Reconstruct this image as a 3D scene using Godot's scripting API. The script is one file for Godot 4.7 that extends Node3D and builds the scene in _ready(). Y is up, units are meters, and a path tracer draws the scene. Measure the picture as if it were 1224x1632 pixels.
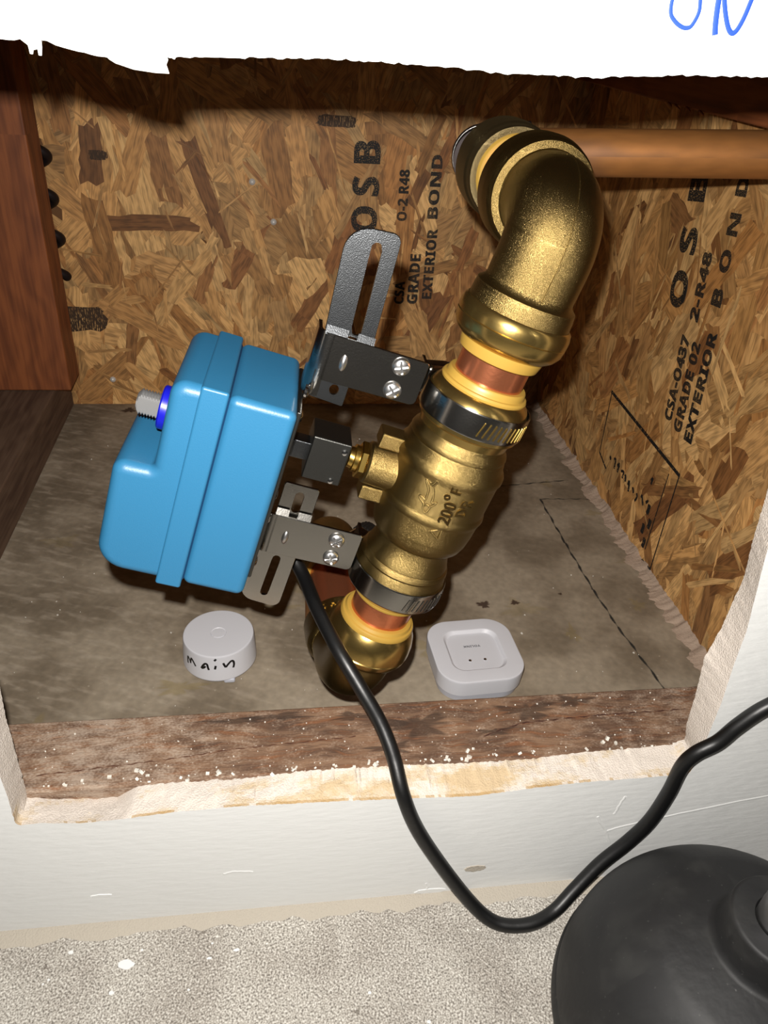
extends Node3D
# All lengths below are millimetres; builders turn them into metres.

const MM := 0.001
var rng := RandomNumberGenerator.new()
var M := {}          # materials by name
var CAM := Vector3(-24.21, 360.33, 203.41)
var RIGHT := Vector3(0.99007969, 0.06032124, 0.12689981)
var UP := Vector3(0.01991937, 0.83377588, -0.5517436)
var FWD := Vector3(0.13908786, -0.5487979, -0.824303)

# ------------------------------------------------------------------ geometry collector
class Geo:
	var v := PackedVector3Array()     # triangles, counter-clockwise seen from outside
	var uv := PackedVector2Array()
	var col := PackedColorArray()
	var c := Color.WHITE
	func tri(a: Vector3, b: Vector3, d: Vector3, ua := Vector2.ZERO, ub := Vector2.ZERO, ud := Vector2.ZERO) -> void:
		v.push_back(a); v.push_back(b); v.push_back(d)
		uv.push_back(ua); uv.push_back(ub); uv.push_back(ud)
		col.push_back(c); col.push_back(c); col.push_back(c)
	func quad(a: Vector3, b: Vector3, d: Vector3, e: Vector3, ua := Vector2.ZERO, ub := Vector2.ZERO, ud := Vector2.ZERO, ue := Vector2.ZERO) -> void:
		tri(a, b, d, ua, ub, ud); tri(a, d, e, ua, ud, ue)
	func add(o: Geo, x := Transform3D.IDENTITY) -> void:
		for p in o.v: v.push_back(x * p)
		uv.append_array(o.uv); col.append_array(o.col)
	func box(lo: Vector3, hi: Vector3) -> void:
		rbox((lo + hi) / 2.0, hi - lo, 0.0, 0)
	# rounded box
	func rbox(at: Vector3, size: Vector3, r: float, n := 3, x := Transform3D.IDENTITY) -> void:
		var h := size / 2.0
		r = minf(r, minf(h.x, minf(h.y, h.z)) * 0.999)
		var g := []
		for ax in 3:
			var l: Array[float] = []
			if r <= 0.0:
				l = [-h[ax], h[ax]]
			else:
				for k in n + 1: l.push_back(-h[ax] + r - r * tan(PI / 4.0 * (1.0 - float(k) / n)))
				for k in n + 1: l.push_back(h[ax] - r + r * tan(PI / 4.0 * float(k) / n))
			g.push_back(l)
		for ax in 3:
			var b := (ax + 1) % 3
			var d := (ax + 2) % 3
			for sgn in [-1.0, 1.0]:
				for i in g[b].size() - 1:
					for j in g[d].size() - 1:
						var q := []
						for k in [[i, j], [i + 1, j], [i + 1, j + 1], [i, j + 1]]:
							var p := Vector3.ZERO
							p[ax] = h[ax] * sgn; p[b] = g[b][k[0]]; p[d] = g[d][k[1]]
							if r > 0.0:
								var inner := p.clamp(-h + Vector3.ONE * r, h - Vector3.ONE * r)
								p = inner + (p - inner).normalized() * r
							q.push_back(x * (at + p))
						if sgn > 0.0: quad(q[0], q[1], q[2], q[3])
						else: quad(q[3], q[2], q[1], q[0])
	# profile of (height, radius) turned about the transform's y axis
	func lathe(prof: Array, n := 48, x := Transform3D.IDENTITY, from := 0.0, to := TAU) -> void:
		for i in prof.size() - 1:
			var p: Vector2 = prof[i]
			var q: Vector2 = prof[i + 1]
			for k in n:
				var t0 := from + (to - from) * k / n
				var t1 := from + (to - from) * (k + 1) / n
				var d0 := Vector3(sin(t0), 0, cos(t0))
				var d1 := Vector3(sin(t1), 0, cos(t1))
				var u := Vector3.UP
				var a := x * (d0 * p.y + u * p.x)
				var b := x * (d1 * p.y + u * p.x)
				var e := x * (d1 * q.y + u * q.x)
				var f := x * (d0 * q.y + u * q.x)
				var w0 := float(k) / n
				var w1 := float(k + 1) / n
				if p.y > 0.0: tri(a, b, e, Vector2(w0, p.x), Vector2(w1, p.x), Vector2(w1, q.x))
				if q.y > 0.0: tri(a, e, f, Vector2(w0, p.x), Vector2(w1, q.x), Vector2(w0, q.x))
	# round (or oval) tube along a path
	func tube(path: PackedVector3Array, radii, n := 16, caps := true, up := Vector3.ZERO, flat := 1.0) -> void:
		var rings := []
		var last := Vector3.ZERO
		var along := 0.0
		for i in path.size():
			var t := (path[mini(i + 1, path.size() - 1)] - path[maxi(i - 1, 0)]).normalized()
			var s: Vector3
			if last == Vector3.ZERO:
				s = up if up != Vector3.ZERO else (Vector3.UP if absf(t.y) < 0.8 else Vector3.RIGHT)
			else:
				s = last
			s = (s - t * s.dot(t)).normalized()
			last = s
			var b := t.cross(s)
			var r: float = radii[i] if radii is Array else radii
			if i > 0: along += path[i].distance_to(path[i - 1])
			var ring := []
			for k in n:
				var a := TAU * k / n
				ring.push_back(path[i] + (s * cos(a) * flat + b * sin(a)) * r)
			rings.push_back([ring, along])
		for i in rings.size() - 1:
			var lo: Array = rings[i][0]
			var hi: Array = rings[i + 1][0]
			for k in n:
				var m := (k + 1) % n
				quad(lo[k], lo[m], hi[m], hi[k], Vector2(float(k) / n, rings[i][1]), Vector2(float(k + 1) / n, rings[i][1]), Vector2(float(k + 1) / n, rings[i + 1][1]), Vector2(float(k) / n, rings[i + 1][1]))
		if caps:
			for k in n - 2:
				tri(rings[0][0][0], rings[0][0][k + 2], rings[0][0][k + 1])
				var e: Array = rings[-1][0]
				tri(e[0], e[k + 1], e[k + 2])
	# flat outline in the xy plane, from z0 to z1, edges broken by `bev`; an optional hole with as many points as the outline
	func plate(line: PackedVector2Array, z0: float, z1: float, bev := 0.0, hole := PackedVector2Array(), x := Transform3D.IDENTITY) -> void:
		var n := line.size()
		if Geometry2D.is_polygon_clockwise(line): line.reverse()
		var ins := PackedVector2Array()
		for i in n:
			var a := (line[i] - line[(i + n - 1) % n]).normalized()
			var b := (line[(i + 1) % n] - line[i]).normalized()
			var m := Vector2(-a.y - b.y, a.x + b.x)
			m = m.normalized() / maxf(0.4, m.length() / 2.0) if m.length() > 0.01 else Vector2(-a.y, a.x)
			ins.push_back(line[i] + m * bev)
		var L := func(p: Vector2, z: float) -> Vector3: return x * Vector3(p.x, p.y, z)
		for i in n:
			var j := (i + 1) % n
			quad(L.call(line[i], z0 + bev), L.call(line[j], z0 + bev), L.call(line[j], z1 - bev), L.call(line[i], z1 - bev))
			if bev > 0.0:
				quad(L.call(line[i], z1 - bev), L.call(line[j], z1 - bev), L.call(ins[j], z1), L.call(ins[i], z1))
				quad(L.call(ins[i], z0), L.call(ins[j], z0), L.call(line[j], z0 + bev), L.call(line[i], z0 + bev))
		if hole.size() == n:
			if Geometry2D.is_polygon_clockwise(hole): hole.reverse()
			for i in n:
				var j := (i + 1) % n
				quad(L.call(ins[i], z1), L.call(ins[j], z1), L.call(hole[j], z1), L.call(hole[i], z1))
				quad(L.call(hole[i], z0), L.call(hole[j], z0), L.call(ins[j], z0), L.call(ins[i], z0))
				quad(L.call(hole[i], z1), L.call(hole[j], z1), L.call(hole[j], z0), L.call(hole[i], z0))
		else:
			var t := Geometry2D.triangulate_polygon(ins)
			for k in t.size() / 3:
				var a: Vector2 = ins[t[k * 3]]
				var b: Vector2 = ins[t[k * 3 + 1]]
				var d: Vector2 = ins[t[k * 3 + 2]]
				if (b - a).cross(d - a) < 0.0:
					var s := b
					b = d; d = s
				tri(L.call(a, z1), L.call(b, z1), L.call(d, z1))
				tri(L.call(a, z0), L.call(d, z0), L.call(b, z0))
	# like plate, with edges rounded to radius r
	func round_plate(line: PackedVector2Array, z0: float, z1: float, r: float, steps := 5) -> void:
		var n := line.size()
		if Geometry2D.is_polygon_clockwise(line): line.reverse()
		var dirs := PackedVector2Array()
		for i in n:
			var a := (line[i] - line[(i + n - 1) % n]).normalized()
			var b := (line[(i + 1) % n] - line[i]).normalized()
			var m := Vector2(-a.y - b.y, a.x + b.x)
			dirs.push_back(m.normalized() / maxf(0.4, m.length() / 2.0))
		var rows := []
		for k in steps + 1:
			var t := PI / 2.0 * k / steps
			rows.push_back([r * (1.0 - sin(t)), z0 + r * (1.0 - cos(t))])
		for k in steps + 1:
			var t := PI / 2.0 * (1.0 - float(k) / steps)
			rows.push_back([r * (1.0 - sin(t)), z1 - r * (1.0 - cos(t))])
		for q in rows.size() - 1:
			for i in n:
				var j := (i + 1) % n
				var a: Vector2 = line[i] + dirs[i] * rows[q][0]
				var b: Vector2 = line[j] + dirs[j] * rows[q][0]
				var d: Vector2 = line[j] + dirs[j] * rows[q + 1][0]
				var e: Vector2 = line[i] + dirs[i] * rows[q + 1][0]
				quad(Vector3(a.x, a.y, rows[q][1]), Vector3(b.x, b.y, rows[q][1]), Vector3(d.x, d.y, rows[q + 1][1]), Vector3(e.x, e.y, rows[q + 1][1]))
		var cap := PackedVector2Array()
		for i in n: cap.push_back(line[i] + dirs[i] * r)
		var t := Geometry2D.triangulate_polygon(cap)
		for k in t.size() / 3:
			var a: Vector2 = cap[t[k * 3]]
			var b: Vector2 = cap[t[k * 3 + 1]]
			var d: Vector2 = cap[t[k * 3 + 2]]
			if (b - a).cross(d - a) < 0.0:
				var s := b
				b = d; d = s
			tri(Vector3(a.x, a.y, z1), Vector3(b.x, b.y, z1), Vector3(d.x, d.y, z1))
			tri(Vector3(a.x, a.y, z0), Vector3(d.x, d.y, z0), Vector3(b.x, b.y, z0))
	# sheet metal: a path in the xz plane given as (x, z), thickness th to its left, height y0..y1
	func strip(path: PackedVector2Array, th: float, y0: float, y1: float) -> void:
		var n := path.size()
		var o := PackedVector2Array()
		for i in n:
			var t := (path[mini(i + 1, n - 1)] - path[maxi(i - 1, 0)]).normalized()
			o.push_back(path[i] + Vector2(-t.y, t.x) * th)
		var L := func(p: Vector2, y: float) -> Vector3: return Vector3(p.x, y, p.y)
		for i in n - 1:
			var a := path[i]
			var b := path[i + 1]
			quad(L.call(a, y0), L.call(a, y1), L.call(b, y1), L.call(b, y0))
			quad(L.call(o[i], y0), L.call(o[i + 1], y0), L.call(o[i + 1], y1), L.call(o[i], y1))
			quad(L.call(a, y1), L.call(o[i], y1), L.call(o[i + 1], y1), L.call(b, y1))
			quad(L.call(a, y0), L.call(b, y0), L.call(o[i + 1], y0), L.call(o[i], y0))
		quad(L.call(path[0], y0), L.call(o[0], y0), L.call(o[0], y1), L.call(path[0], y1))
		quad(L.call(path[n - 1], y0), L.call(path[n - 1], y1), L.call(o[n - 1], y1), L.call(o[n - 1], y0))

	func mesh(crease := 38.0, closed := true) -> ArrayMesh:
		var n := v.size()
		if closed:
			var vol := 0.0
			for i in n / 3: vol += v[i * 3].dot(v[i * 3 + 1].cross(v[i * 3 + 2]))
			if vol < 0.0:
				for i in n / 3:
					var p := v[i * 3 + 1]
					v[i * 3 + 1] = v[i * 3 + 2]; v[i * 3 + 2] = p
					var q := uv[i * 3 + 1]
					uv[i * 3 + 1] = uv[i * 3 + 2]; uv[i * 3 + 2] = q
					var k := col[i * 3 + 1]
					col[i * 3 + 1] = col[i * 3 + 2]; col[i * 3 + 2] = k
		var fn := PackedVector3Array()
		var at := {}
		for i in n / 3:
			var f := (v[i * 3 + 1] - v[i * 3]).cross(v[i * 3 + 2] - v[i * 3])
			fn.push_back(f)
			for k in 3:
				var key := Vector3i((v[i * 3 + k] * 500.0).round())
				if at.has(key): at[key].push_back(i)
				else: at[key] = PackedInt32Array([i])
		var lim := cos(deg_to_rad(crease))
		var nn := PackedVector3Array()
		nn.resize(n)
		for i in n / 3:
			var me := fn[i].normalized()
			for k in 3:
				var key := Vector3i((v[i * 3 + k] * 500.0).round())
				var s := Vector3.ZERO
				for j in at[key]:
					if me.dot(fn[j].normalized()) >= lim: s += fn[j]
				nn[i * 3 + k] = s.normalized() if s.length() > 0.0 else me
		var pts := PackedVector3Array()
		pts.resize(n)
		# Godot's front faces run clockwise
		var order := PackedInt32Array()
		for i in n / 3: order.append_array([i * 3, i * 3 + 2, i * 3 + 1])
		for i in n: pts[i] = v[i] * 0.001
		var arr := []
		arr.resize(Mesh.ARRAY_MAX)
		arr[Mesh.ARRAY_VERTEX] = pts
		arr[Mesh.ARRAY_NORMAL] = nn
		arr[Mesh.ARRAY_TEX_UV] = uv
		arr[Mesh.ARRAY_COLOR] = col
		arr[Mesh.ARRAY_INDEX] = order
		var m := ArrayMesh.new()
		m.add_surface_from_arrays(Mesh.PRIMITIVE_TRIANGLES, arr)
		return m

# ------------------------------------------------------------------ nodes
func thing(called: String, label: String, category: String, at := Transform3D.IDENTITY, group := "") -> Node3D:
	var o := Node3D.new()
	o.name = called
	o.transform = Transform3D(at.basis, at.origin * MM)
	tag(o, label, category, group)
	add_child(o, true)
	return o

func tag(o: Node, label: String, category: String, group := "") -> void:
	o.set_meta("label", label)
	o.set_meta("category", category)
	if group: o.set_meta("group", group)

func put(called: String, g: Geo, m: Material, parent: Node = self, crease := 38.0, closed := true) -> MeshInstance3D:
	var o := MeshInstance3D.new()
	o.name = called
	o.mesh = g.mesh(crease, closed)
	o.material_override = m
	parent.add_child(o, true)
	return o

func struct(called: String, g: Geo, m: Material, crease := 38.0) -> MeshInstance3D:
	var o := put(called, g, m, self, crease)
	o.set_meta("kind", "structure")
	return o

func letters(called: String, what: String, cap: float, depth: float, m: Material, parent: Node, at: Vector3, ex: Vector3, ey: Vector3, stretch := 1.0, bold := true) -> MeshInstance3D:
	var f := SystemFont.new()
	f.font_names = PackedStringArray(["Droid Sans"])
	f.font_weight = 700 if bold else 400
	var t := TextMesh.new()
	t.text = what
	var fv := FontVariation.new()
	fv.base_font = f
	fv.variation_embolden = 0.55 if m == M.stencil else 0.0
	t.font = fv
	t.font_size = 64
	t.pixel_size = 0.001
	var k := cap * MM / (64 * 0.714 * 0.001)
	t.depth = depth * MM
	t.curve_step = 1.5
	var o := MeshInstance3D.new()
	o.name = called
	o.mesh = t
	o.material_override = m
	o.transform = Transform3D(Basis(ex.normalized() * stretch * k, ey.normalized() * k, ex.cross(ey).normalized()), at * MM)
	parent.add_child(o, true)
	return o

# ------------------------------------------------------------------ materials
func mat(c: Color, rough: float, metal := 0.0, spec := 0.5) -> StandardMaterial3D:
	var m := StandardMaterial3D.new()
	m.albedo_color = c
	m.roughness = rough
	m.metallic = metal
	m.metallic_specular = spec
	return m

func noise_of(freq: float, kind := FastNoiseLite.TYPE_SIMPLEX_SMOOTH, oct := 3, sd := 1) -> FastNoiseLite:
	var n := FastNoiseLite.new()
	n.noise_type = kind
	n.frequency = freq
	n.fractal_octaves = oct
	n.seed = sd
	return n

func bumpy(m: StandardMaterial3D, freq: float, strength: float, per_metre: float, sd := 3, oct := 3) -> StandardMaterial3D:
	var t := NoiseTexture2D.new()
	t.width = 512; t.height = 512
	t.seamless = true
	t.as_normal_map = true
	t.bump_strength = strength
	t.noise = noise_of(freq, FastNoiseLite.TYPE_SIMPLEX_SMOOTH, oct, sd)
	m.normal_enabled = true
	m.normal_texture = t
	m.uv1_triplanar = true
	m.uv1_scale = Vector3.ONE * per_metre
	return m

func raw(w: int, h: int, n: FastNoiseLite) -> PackedByteArray:
	return n.get_image(w, h, false, false, false).get_data()

func tex(w: int, h: int, data: PackedByteArray) -> ImageTexture:
	return ImageTexture.create_from_image(Image.create_from_data(w, h, false, Image.FORMAT_RGB8, data))

func mix_px(out: PackedByteArray, i: int, c: Color, k := 1.0) -> void:
	out[i * 3] = int(clampf(lerpf(out[i * 3], c.r8, k), 0, 255))
	out[i * 3 + 1] = int(clampf(lerpf(out[i * 3 + 1], c.g8, k), 0, 255))
	out[i * 3 + 2] = int(clampf(lerpf(out[i * 3 + 2], c.b8, k), 0, 255))

func blot(out: PackedByteArray, w: int, h: int, x: float, y: float, rx: float, ry: float, c: Color, k := 1.0, rough := 0.3) -> void:
	var ph := rng.randf() * TAU
	for j in range(maxi(0, int(y - ry * 1.5)), mini(h, int(y + ry * 1.5) + 1)):
		for i in range(maxi(0, int(x - rx * 1.5)), mini(w, int(x + rx * 1.5) + 1)):
			var d := Vector2((i - x) / rx, (j - y) / ry)
			var a := d.angle()
			var e := 1.0 + rough * (0.5 * sin(a * 3.0 + ph) + 0.35 * sin(a * 7.0 + ph * 2.0) + 0.2 * sin(a * 13.0 - ph))
			var f := clampf((e - d.length()) * 3.0, 0.0, 1.0)
			if f > 0.0: mix_px(out, j * w + i, c, f * k)

func scratch(out: PackedByteArray, w: int, h: int, pts: Array, wide: float, c: Color, k := 1.0, wob := 1.5) -> void:
	for s in pts.size() - 1:
		var a: Vector2 = pts[s]
		var b: Vector2 = pts[s + 1]
		var n := int(a.distance_to(b)) + 1
		for i in n:
			var p := a.lerp(b, float(i) / n) + Vector2(sin(i * 0.13 + s), sin(i * 0.29 + 1.0 + s)) * wob * 0.5
			var r := wide * (0.6 + 0.4 * sin(i * 0.21) + rng.randf() * 0.3)
			var kk := k * (0.55 + 0.45 * rng.randf())
			for jy in range(int(p.y - r - 1), int(p.y + r + 2)):
				for jx in range(int(p.x - r - 1), int(p.x + r + 2)):
					if jx >= 0 and jy >= 0 and jx < w and jy < h:
						var f := clampf(r + 0.5 - p.distance_to(Vector2(jx, jy)), 0.0, 1.0)
						if f > 0.0: mix_px(out, jy * w + jx, c, f * kk)

func make_materials() -> void:
	# brass: sand-cast skin and machined skin
	M.cast = bumpy(mat(Color(0.53, 0.45, 0.275), 0.33, 1.0), 0.16, 4.5, 45.0, 5)
	M.cast_dusty = bumpy(mat(Color(0.50, 0.44, 0.31), 0.44, 1.0), 0.16, 5.5, 45.0, 6)
	M.brass = bumpy(mat(Color(0.72, 0.61, 0.36), 0.24, 0.97), 0.02, 0.25, 30.0, 7)
	M.brass_bright = mat(Color(0.80, 0.67, 0.36), 0.25, 1.0)
	M.collar = mat(Color(0.64, 0.51, 0.22), 0.42)
	M.copper = bumpy(mat(Color(0.82, 0.50, 0.35), 0.27, 0.9), 0.03, 0.4, 30.0, 8)
	M.steel = bumpy(mat(Color(0.62, 0.61, 0.59), 0.2, 1.0), 0.04, 0.35, 40.0, 9)
	M.galv = bumpy(mat(Color(0.40, 0.41, 0.42), 0.30, 1.0), 0.06, 1.0, 50.0, 10)
	M.chrome = mat(Color(0.80, 0.80, 0.80), 0.13, 1.0)
	M.dark_steel = bumpy(mat(Color(0.34, 0.34, 0.33), 0.38, 1.0), 0.06, 0.8, 50.0, 11)
	M.blued = mat(Color(0.16, 0.15, 0.14), 0.45, 0.7)
	M.knob = mat(Color(0.62, 0.62, 0.62), 0.42, 0.7)
	M.nail = mat(Color(0.85, 0.84, 0.82), 0.35, 0.2)
	M.solder = mat(Color(0.75, 0.75, 0.74), 0.3, 1.0)
	M.blue = bumpy(mat(Color(0.155, 0.40, 0.545), 0.42), 0.08, 0.5, 30.0, 12)
	M.seam_blue = mat(Color(0.06, 0.20, 0.34), 0.5)
	M.ring_blue = mat(Color(0.06, 0.08, 0.62), 0.35)
	M.rubber_cable = bumpy(mat(Color(0.035, 0.035, 0.037), 0.42), 0.02, 0.6, 20.0, 13)
	M.white_plastic = mat(Color(0.80, 0.80, 0.82), 0.45)
	M.white_lower = mat(Color(0.71, 0.72, 0.76), 0.5)
	M.ink = mat(Color(0.02, 0.02, 0.025), 0.5)
	M.ink_blue = mat(Color(0.10, 0.25, 0.72), 0.6)
	M.grey_print = mat(Color(0.36, 0.36, 0.38), 0.6)
	M.crumb = mat(Color(0.82, 0.80, 0.76), 0.9)
	M.dark_gap = mat(Color(0.07, 0.055, 0.05), 0.9)
	# tarnished pipe
	var pt := PackedByteArray()
	var a := raw(512, 256, noise_of(0.012, FastNoiseLite.TYPE_SIMPLEX_SMOOTH, 4, 21))
	var b := raw(512, 256, noise_of(0.09, FastNoiseLite.TYPE_SIMPLEX_SMOOTH, 3, 22))
	pt.resize(512 * 256 * 3)
	for i in 512 * 256:
		var k := a[i] / 255.0
		var g := b[i] / 255.0 - 0.5
		var c := Color(0.60, 0.40, 0.21).lerp(Color(0.44, 0.31, 0.22), smoothstep(0.35, 0.75, k)) * (1.0 + g * 0.15)
		mix_px(pt, i, c)
	M.old_copper = mat(Color.WHITE, 0.55, 0.5)
	M.old_copper.albedo_texture = tex(512, 256, pt)
	M.old_copper.uv1_scale = Vector3(0.25, 0.0025, 1)
	M.burnt_copper = mat(Color(0.17, 0.14, 0.14), 0.55, 0.6)
	# painted drywall
	M.paint = bumpy(mat(Color(0.835, 0.84, 0.835), 0.6), 0.035, 0.6, 9.0, 14, 4)
	M.paint.uv1_world_triplanar = true
	M.paint.uv1_scale = Vector3(3.5, 14.0, 9.0)
	M.screw = mat(Color(0.78, 0.78, 0.78), 0.32, 1.0)
	M.gypsum = bumpy(mat(Color(0.79, 0.77, 0.745), 0.95), 0.06, 5.0, 28.0, 15, 4)
	M.gypsum.vertex_color_use_as_albedo = true
	M.paper = mat(Color(0.80, 0.79, 0.77), 0.9)
	M.mortar = bumpy(mat(Color(0.66, 0.58, 0.51), 0.95), 0.06, 4.0, 25.0, 16, 4)
	M.beige_mortar = bumpy(mat(Color(0.66, 0.63, 0.58), 0.95), 0.06, 4.0, 25.0, 17, 4)
	M.rubber = bumpy(mat(Color(0.085, 0.085, 0.085), 0.62), 0.03, 0.8, 14.0, 18, 4)
	rng.seed = 11
	var rb := PackedByteArray()
	rb.resize(512 * 512 * 3)
	a = raw(512, 512, noise_of(0.012, FastNoiseLite.TYPE_SIMPLEX_SMOOTH, 5, 23))
	for i in 512 * 512:
		var k := smoothstep(0.45, 0.85, a[i] / 255.0)
		mix_px(rb, i, Color(0.075, 0.075, 0.077).lerp(Color(0.15, 0.15, 0.145), k))
	for i in 260: blot(rb, 512, 512, rng.randf() * 512, rng.randf() * 512, 0.6 + rng.randf() * 0.8, 0.6 + rng.randf() * 0.7, Color(0.42, 0.42, 0.40), 0.35 + 0.5 * rng.randf())
	M.rubber.albedo_color = Color.WHITE
	M.rubber.albedo_texture = tex(512, 512, rb)
	M.rubber.uv1_scale = Vector3.ONE * 7.0
	# grain of a wood flake, tinted by each flake's own colour
	var gr := PackedByteArray()
	gr.resize(512 * 256 * 3)
	var n1 := noise_of(0.11, FastNoiseLite.TYPE_SIMPLEX_SMOOTH, 3, 31)
	var n2 := noise_of(0.02, FastNoiseLite.TYPE_SIMPLEX_SMOOTH, 2, 32)
	for y in 256:
		for x in 512:
			var g := 0.92 + 0.20 * n1.get_noise_2d(x * 0.05, y * 1.1 + 4.0 * n2.get_noise_2d(x, y)) + 0.20 * n2.get_noise_2d(x * 0.9, y * 1.6)
			mix_px(gr, y * 512 + x, Color(g, g * 0.985, g * 0.96))
	M.flake = mat(Color.WHITE, 0.62)
	M.flake.albedo_texture = tex(512, 256, gr)
	M.flake.vertex_color_use_as_albedo = true
	M.osb_base = mat(Color(0.43, 0.29, 0.16), 0.8)
	# worn black stencil ink
	var wi := Image.create(256, 256, false, Image.FORMAT_RGBA8)
	var wa := raw(256, 256, noise_of(0.05, FastNoiseLite.TYPE_SIMPLEX_SMOOTH, 4, 33))
	for y in 256:
		for x in 256:
			var k := wa[y * 256 + x] / 255.0
			wi.set_pixel(x, y, Color(0.07, 0.065, 0.06, 1.0 if k < 0.66 else 0.0))
	M.stencil = mat(Color.WHITE, 0.7)
	M.stencil.albedo_texture = ImageTexture.create_from_image(wi)
	M.stencil.transparency = BaseMaterial3D.TRANSPARENCY_ALPHA_SCISSOR
	M.stencil.alpha_scissor_threshold = 0.5
	M.stencil.uv1_triplanar = true
	M.stencil.uv1_scale = Vector3.ONE * 30.0
	M.smear = M.stencil.duplicate()
	M.smear.albedo_color = Color(2.6, 2.0, 1.4)
	M.smear.uv1_scale = Vector3(70, 9, 30)
	# lumber: grain along u
	M.red_wood = mat(Color.WHITE, 0.6)
	M.red_wood.albedo_texture = lumber(512, 256, Color(0.57, 0.325, 0.17), Color(0.43, 0.23, 0.115), 41)
	M.grey_wood = mat(Color.WHITE, 0.85)
	M.grey_wood.albedo_texture = lumber(512, 256, Color(0.42, 0.33, 0.26), Color(0.31, 0.22, 0.16), 42)
	M.sill_wood = mat(Color.WHITE, 0.85)
	M.sill_wood.albedo_texture = sill_picture()
	bump_tex(M.sill_wood, 43)
	M.slab = mat(Color.WHITE, 0.8)
	M.slab.albedo_texture = slab_picture()
	M.concrete = mat(Color.WHITE, 0.9)
	M.concrete.albedo_texture = speckle_picture()
	bump_tex(M.concrete, 44)

func bump_tex(m: StandardMaterial3D, sd: int) -> void:
	var t := NoiseTexture2D.new()
	t.width = 512; t.height = 512
	t.seamless = true
	t.as_normal_map = true
	t.bump_strength = 3.0
	t.noise = noise_of(0.08, FastNoiseLite.TYPE_SIMPLEX_SMOOTH, 4, sd)
	m.normal_enabled = true
	m.normal_texture = t
	m.normal_scale = 0.6

func lumber(w: int, h: int, light: Color, dark: Color, sd: int) -> ImageTexture:
	var o := PackedByteArray()
	o.resize(w * h * 3)
	var n1 := noise_of(0.05, FastNoiseLite.TYPE_SIMPLEX_SMOOTH, 3, sd)
	var n2 := noise_of(0.01, FastNoiseLite.TYPE_SIMPLEX_SMOOTH, 2, sd + 100)
	for y in h:
		for x in w:
			var bend := n2.get_noise_2d(x * 0.8, y) * 26.0
			var ring := 0.5 + 0.5 * sin((y + bend) * 0.16)
			var g := n1.get_noise_2d(x * 0.12, y * 2.2)
			mix_px(o, y * w + x, light.lerp(dark, clampf(ring * 0.55 + g * 0.7 + 0.12, 0.0, 1.0)))
	return tex(w, h, o)

# top of the sill board, 410 mm along u, 40 mm across v
func sill_picture() -> ImageTexture:
	rng.seed = 71
	var w := 1640
	var h := 160
	var o := PackedByteArray()
	o.resize(w * h * 3)
	var n1 := noise_of(0.03, FastNoiseLite.TYPE_SIMPLEX_SMOOTH, 4, 51)
	var n2 := noise_of(0.008, FastNoiseLite.TYPE_SIMPLEX_SMOOTH, 3, 52)
	var n3 := noise_of(0.03, FastNoiseLite.TYPE_SIMPLEX_SMOOTH, 4, 53)
	for y in h:
		for x in w:
			var g := n1.get_noise_2d(x * 0.22, y * 2.4 + n2.get_noise_2d(x, y) * 30.0)
			var big := n2.get_noise_2d(x * 0.8, y * 2.0)
			var c := Color(0.47, 0.36, 0.275).lerp(Color(0.27, 0.19, 0.14), clampf(0.45 + g * 0.8 + big * 0.7, 0.0, 1.0))
			c = c.lerp(Color(0.50, 0.315, 0.19), clampf((g - 0.12) * 1.6, 0.0, 0.7))
			var left := clampf(1.0 - absf(x - 180.0) / 330.0, 0.0, 1.0) * 0.62 + clampf((x - 980.0) / 400.0, 0.0, 1.0) * 0.35 + 0.12
			var dust := smoothstep(-0.35, 0.75, 0.55 * n3.get_noise_2d(x * 0.7, y * 1.2) + 0.5 * n3.get_noise_2d(x * 5.0 + 900.0, y * 7.0) + left - 0.34)
			c = c.lerp(Color(0.66, 0.60, 0.54), dust * 0.75)
			mix_px(o, y * w + x, c)
	for q in [[640, 30, 40, 10], [760, 60, 60, 26], [1080, 22, 36, 14], [980, 40, 55, 20], [500, 20, 60, 8], [905, 86, 34, 8], [420, 24, 60, 7], [700, 110, 40, 12]]:
		blot(o, w, h, q[0], q[1], q[2], q[3], Color(0.15, 0.10, 0.07), 0.5, 0.6)
	scratch(o, w, h, [Vector2(880, 95), Vector2(960, 70), Vector2(1120, 62), Vector2(1300, 60)], 1.3, Color(0.20, 0.09, 0.05), 0.9)
	scratch(o, w, h, [Vector2(90, 120), Vector2(300, 104), Vector2(420, 90), Vector2(640, 78)], 1.2, Color(0.25, 0.13, 0.07), 0.7)
	for i in 260: blot(o, w, h, rng.randf() * w, rng.randf() * h, 0.7 + rng.randf(), 0.7 + rng.randf(), Color(0.82, 0.79, 0.75), 0.4 + 0.6 * rng.randf())
	return tex(w, h, o)

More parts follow.
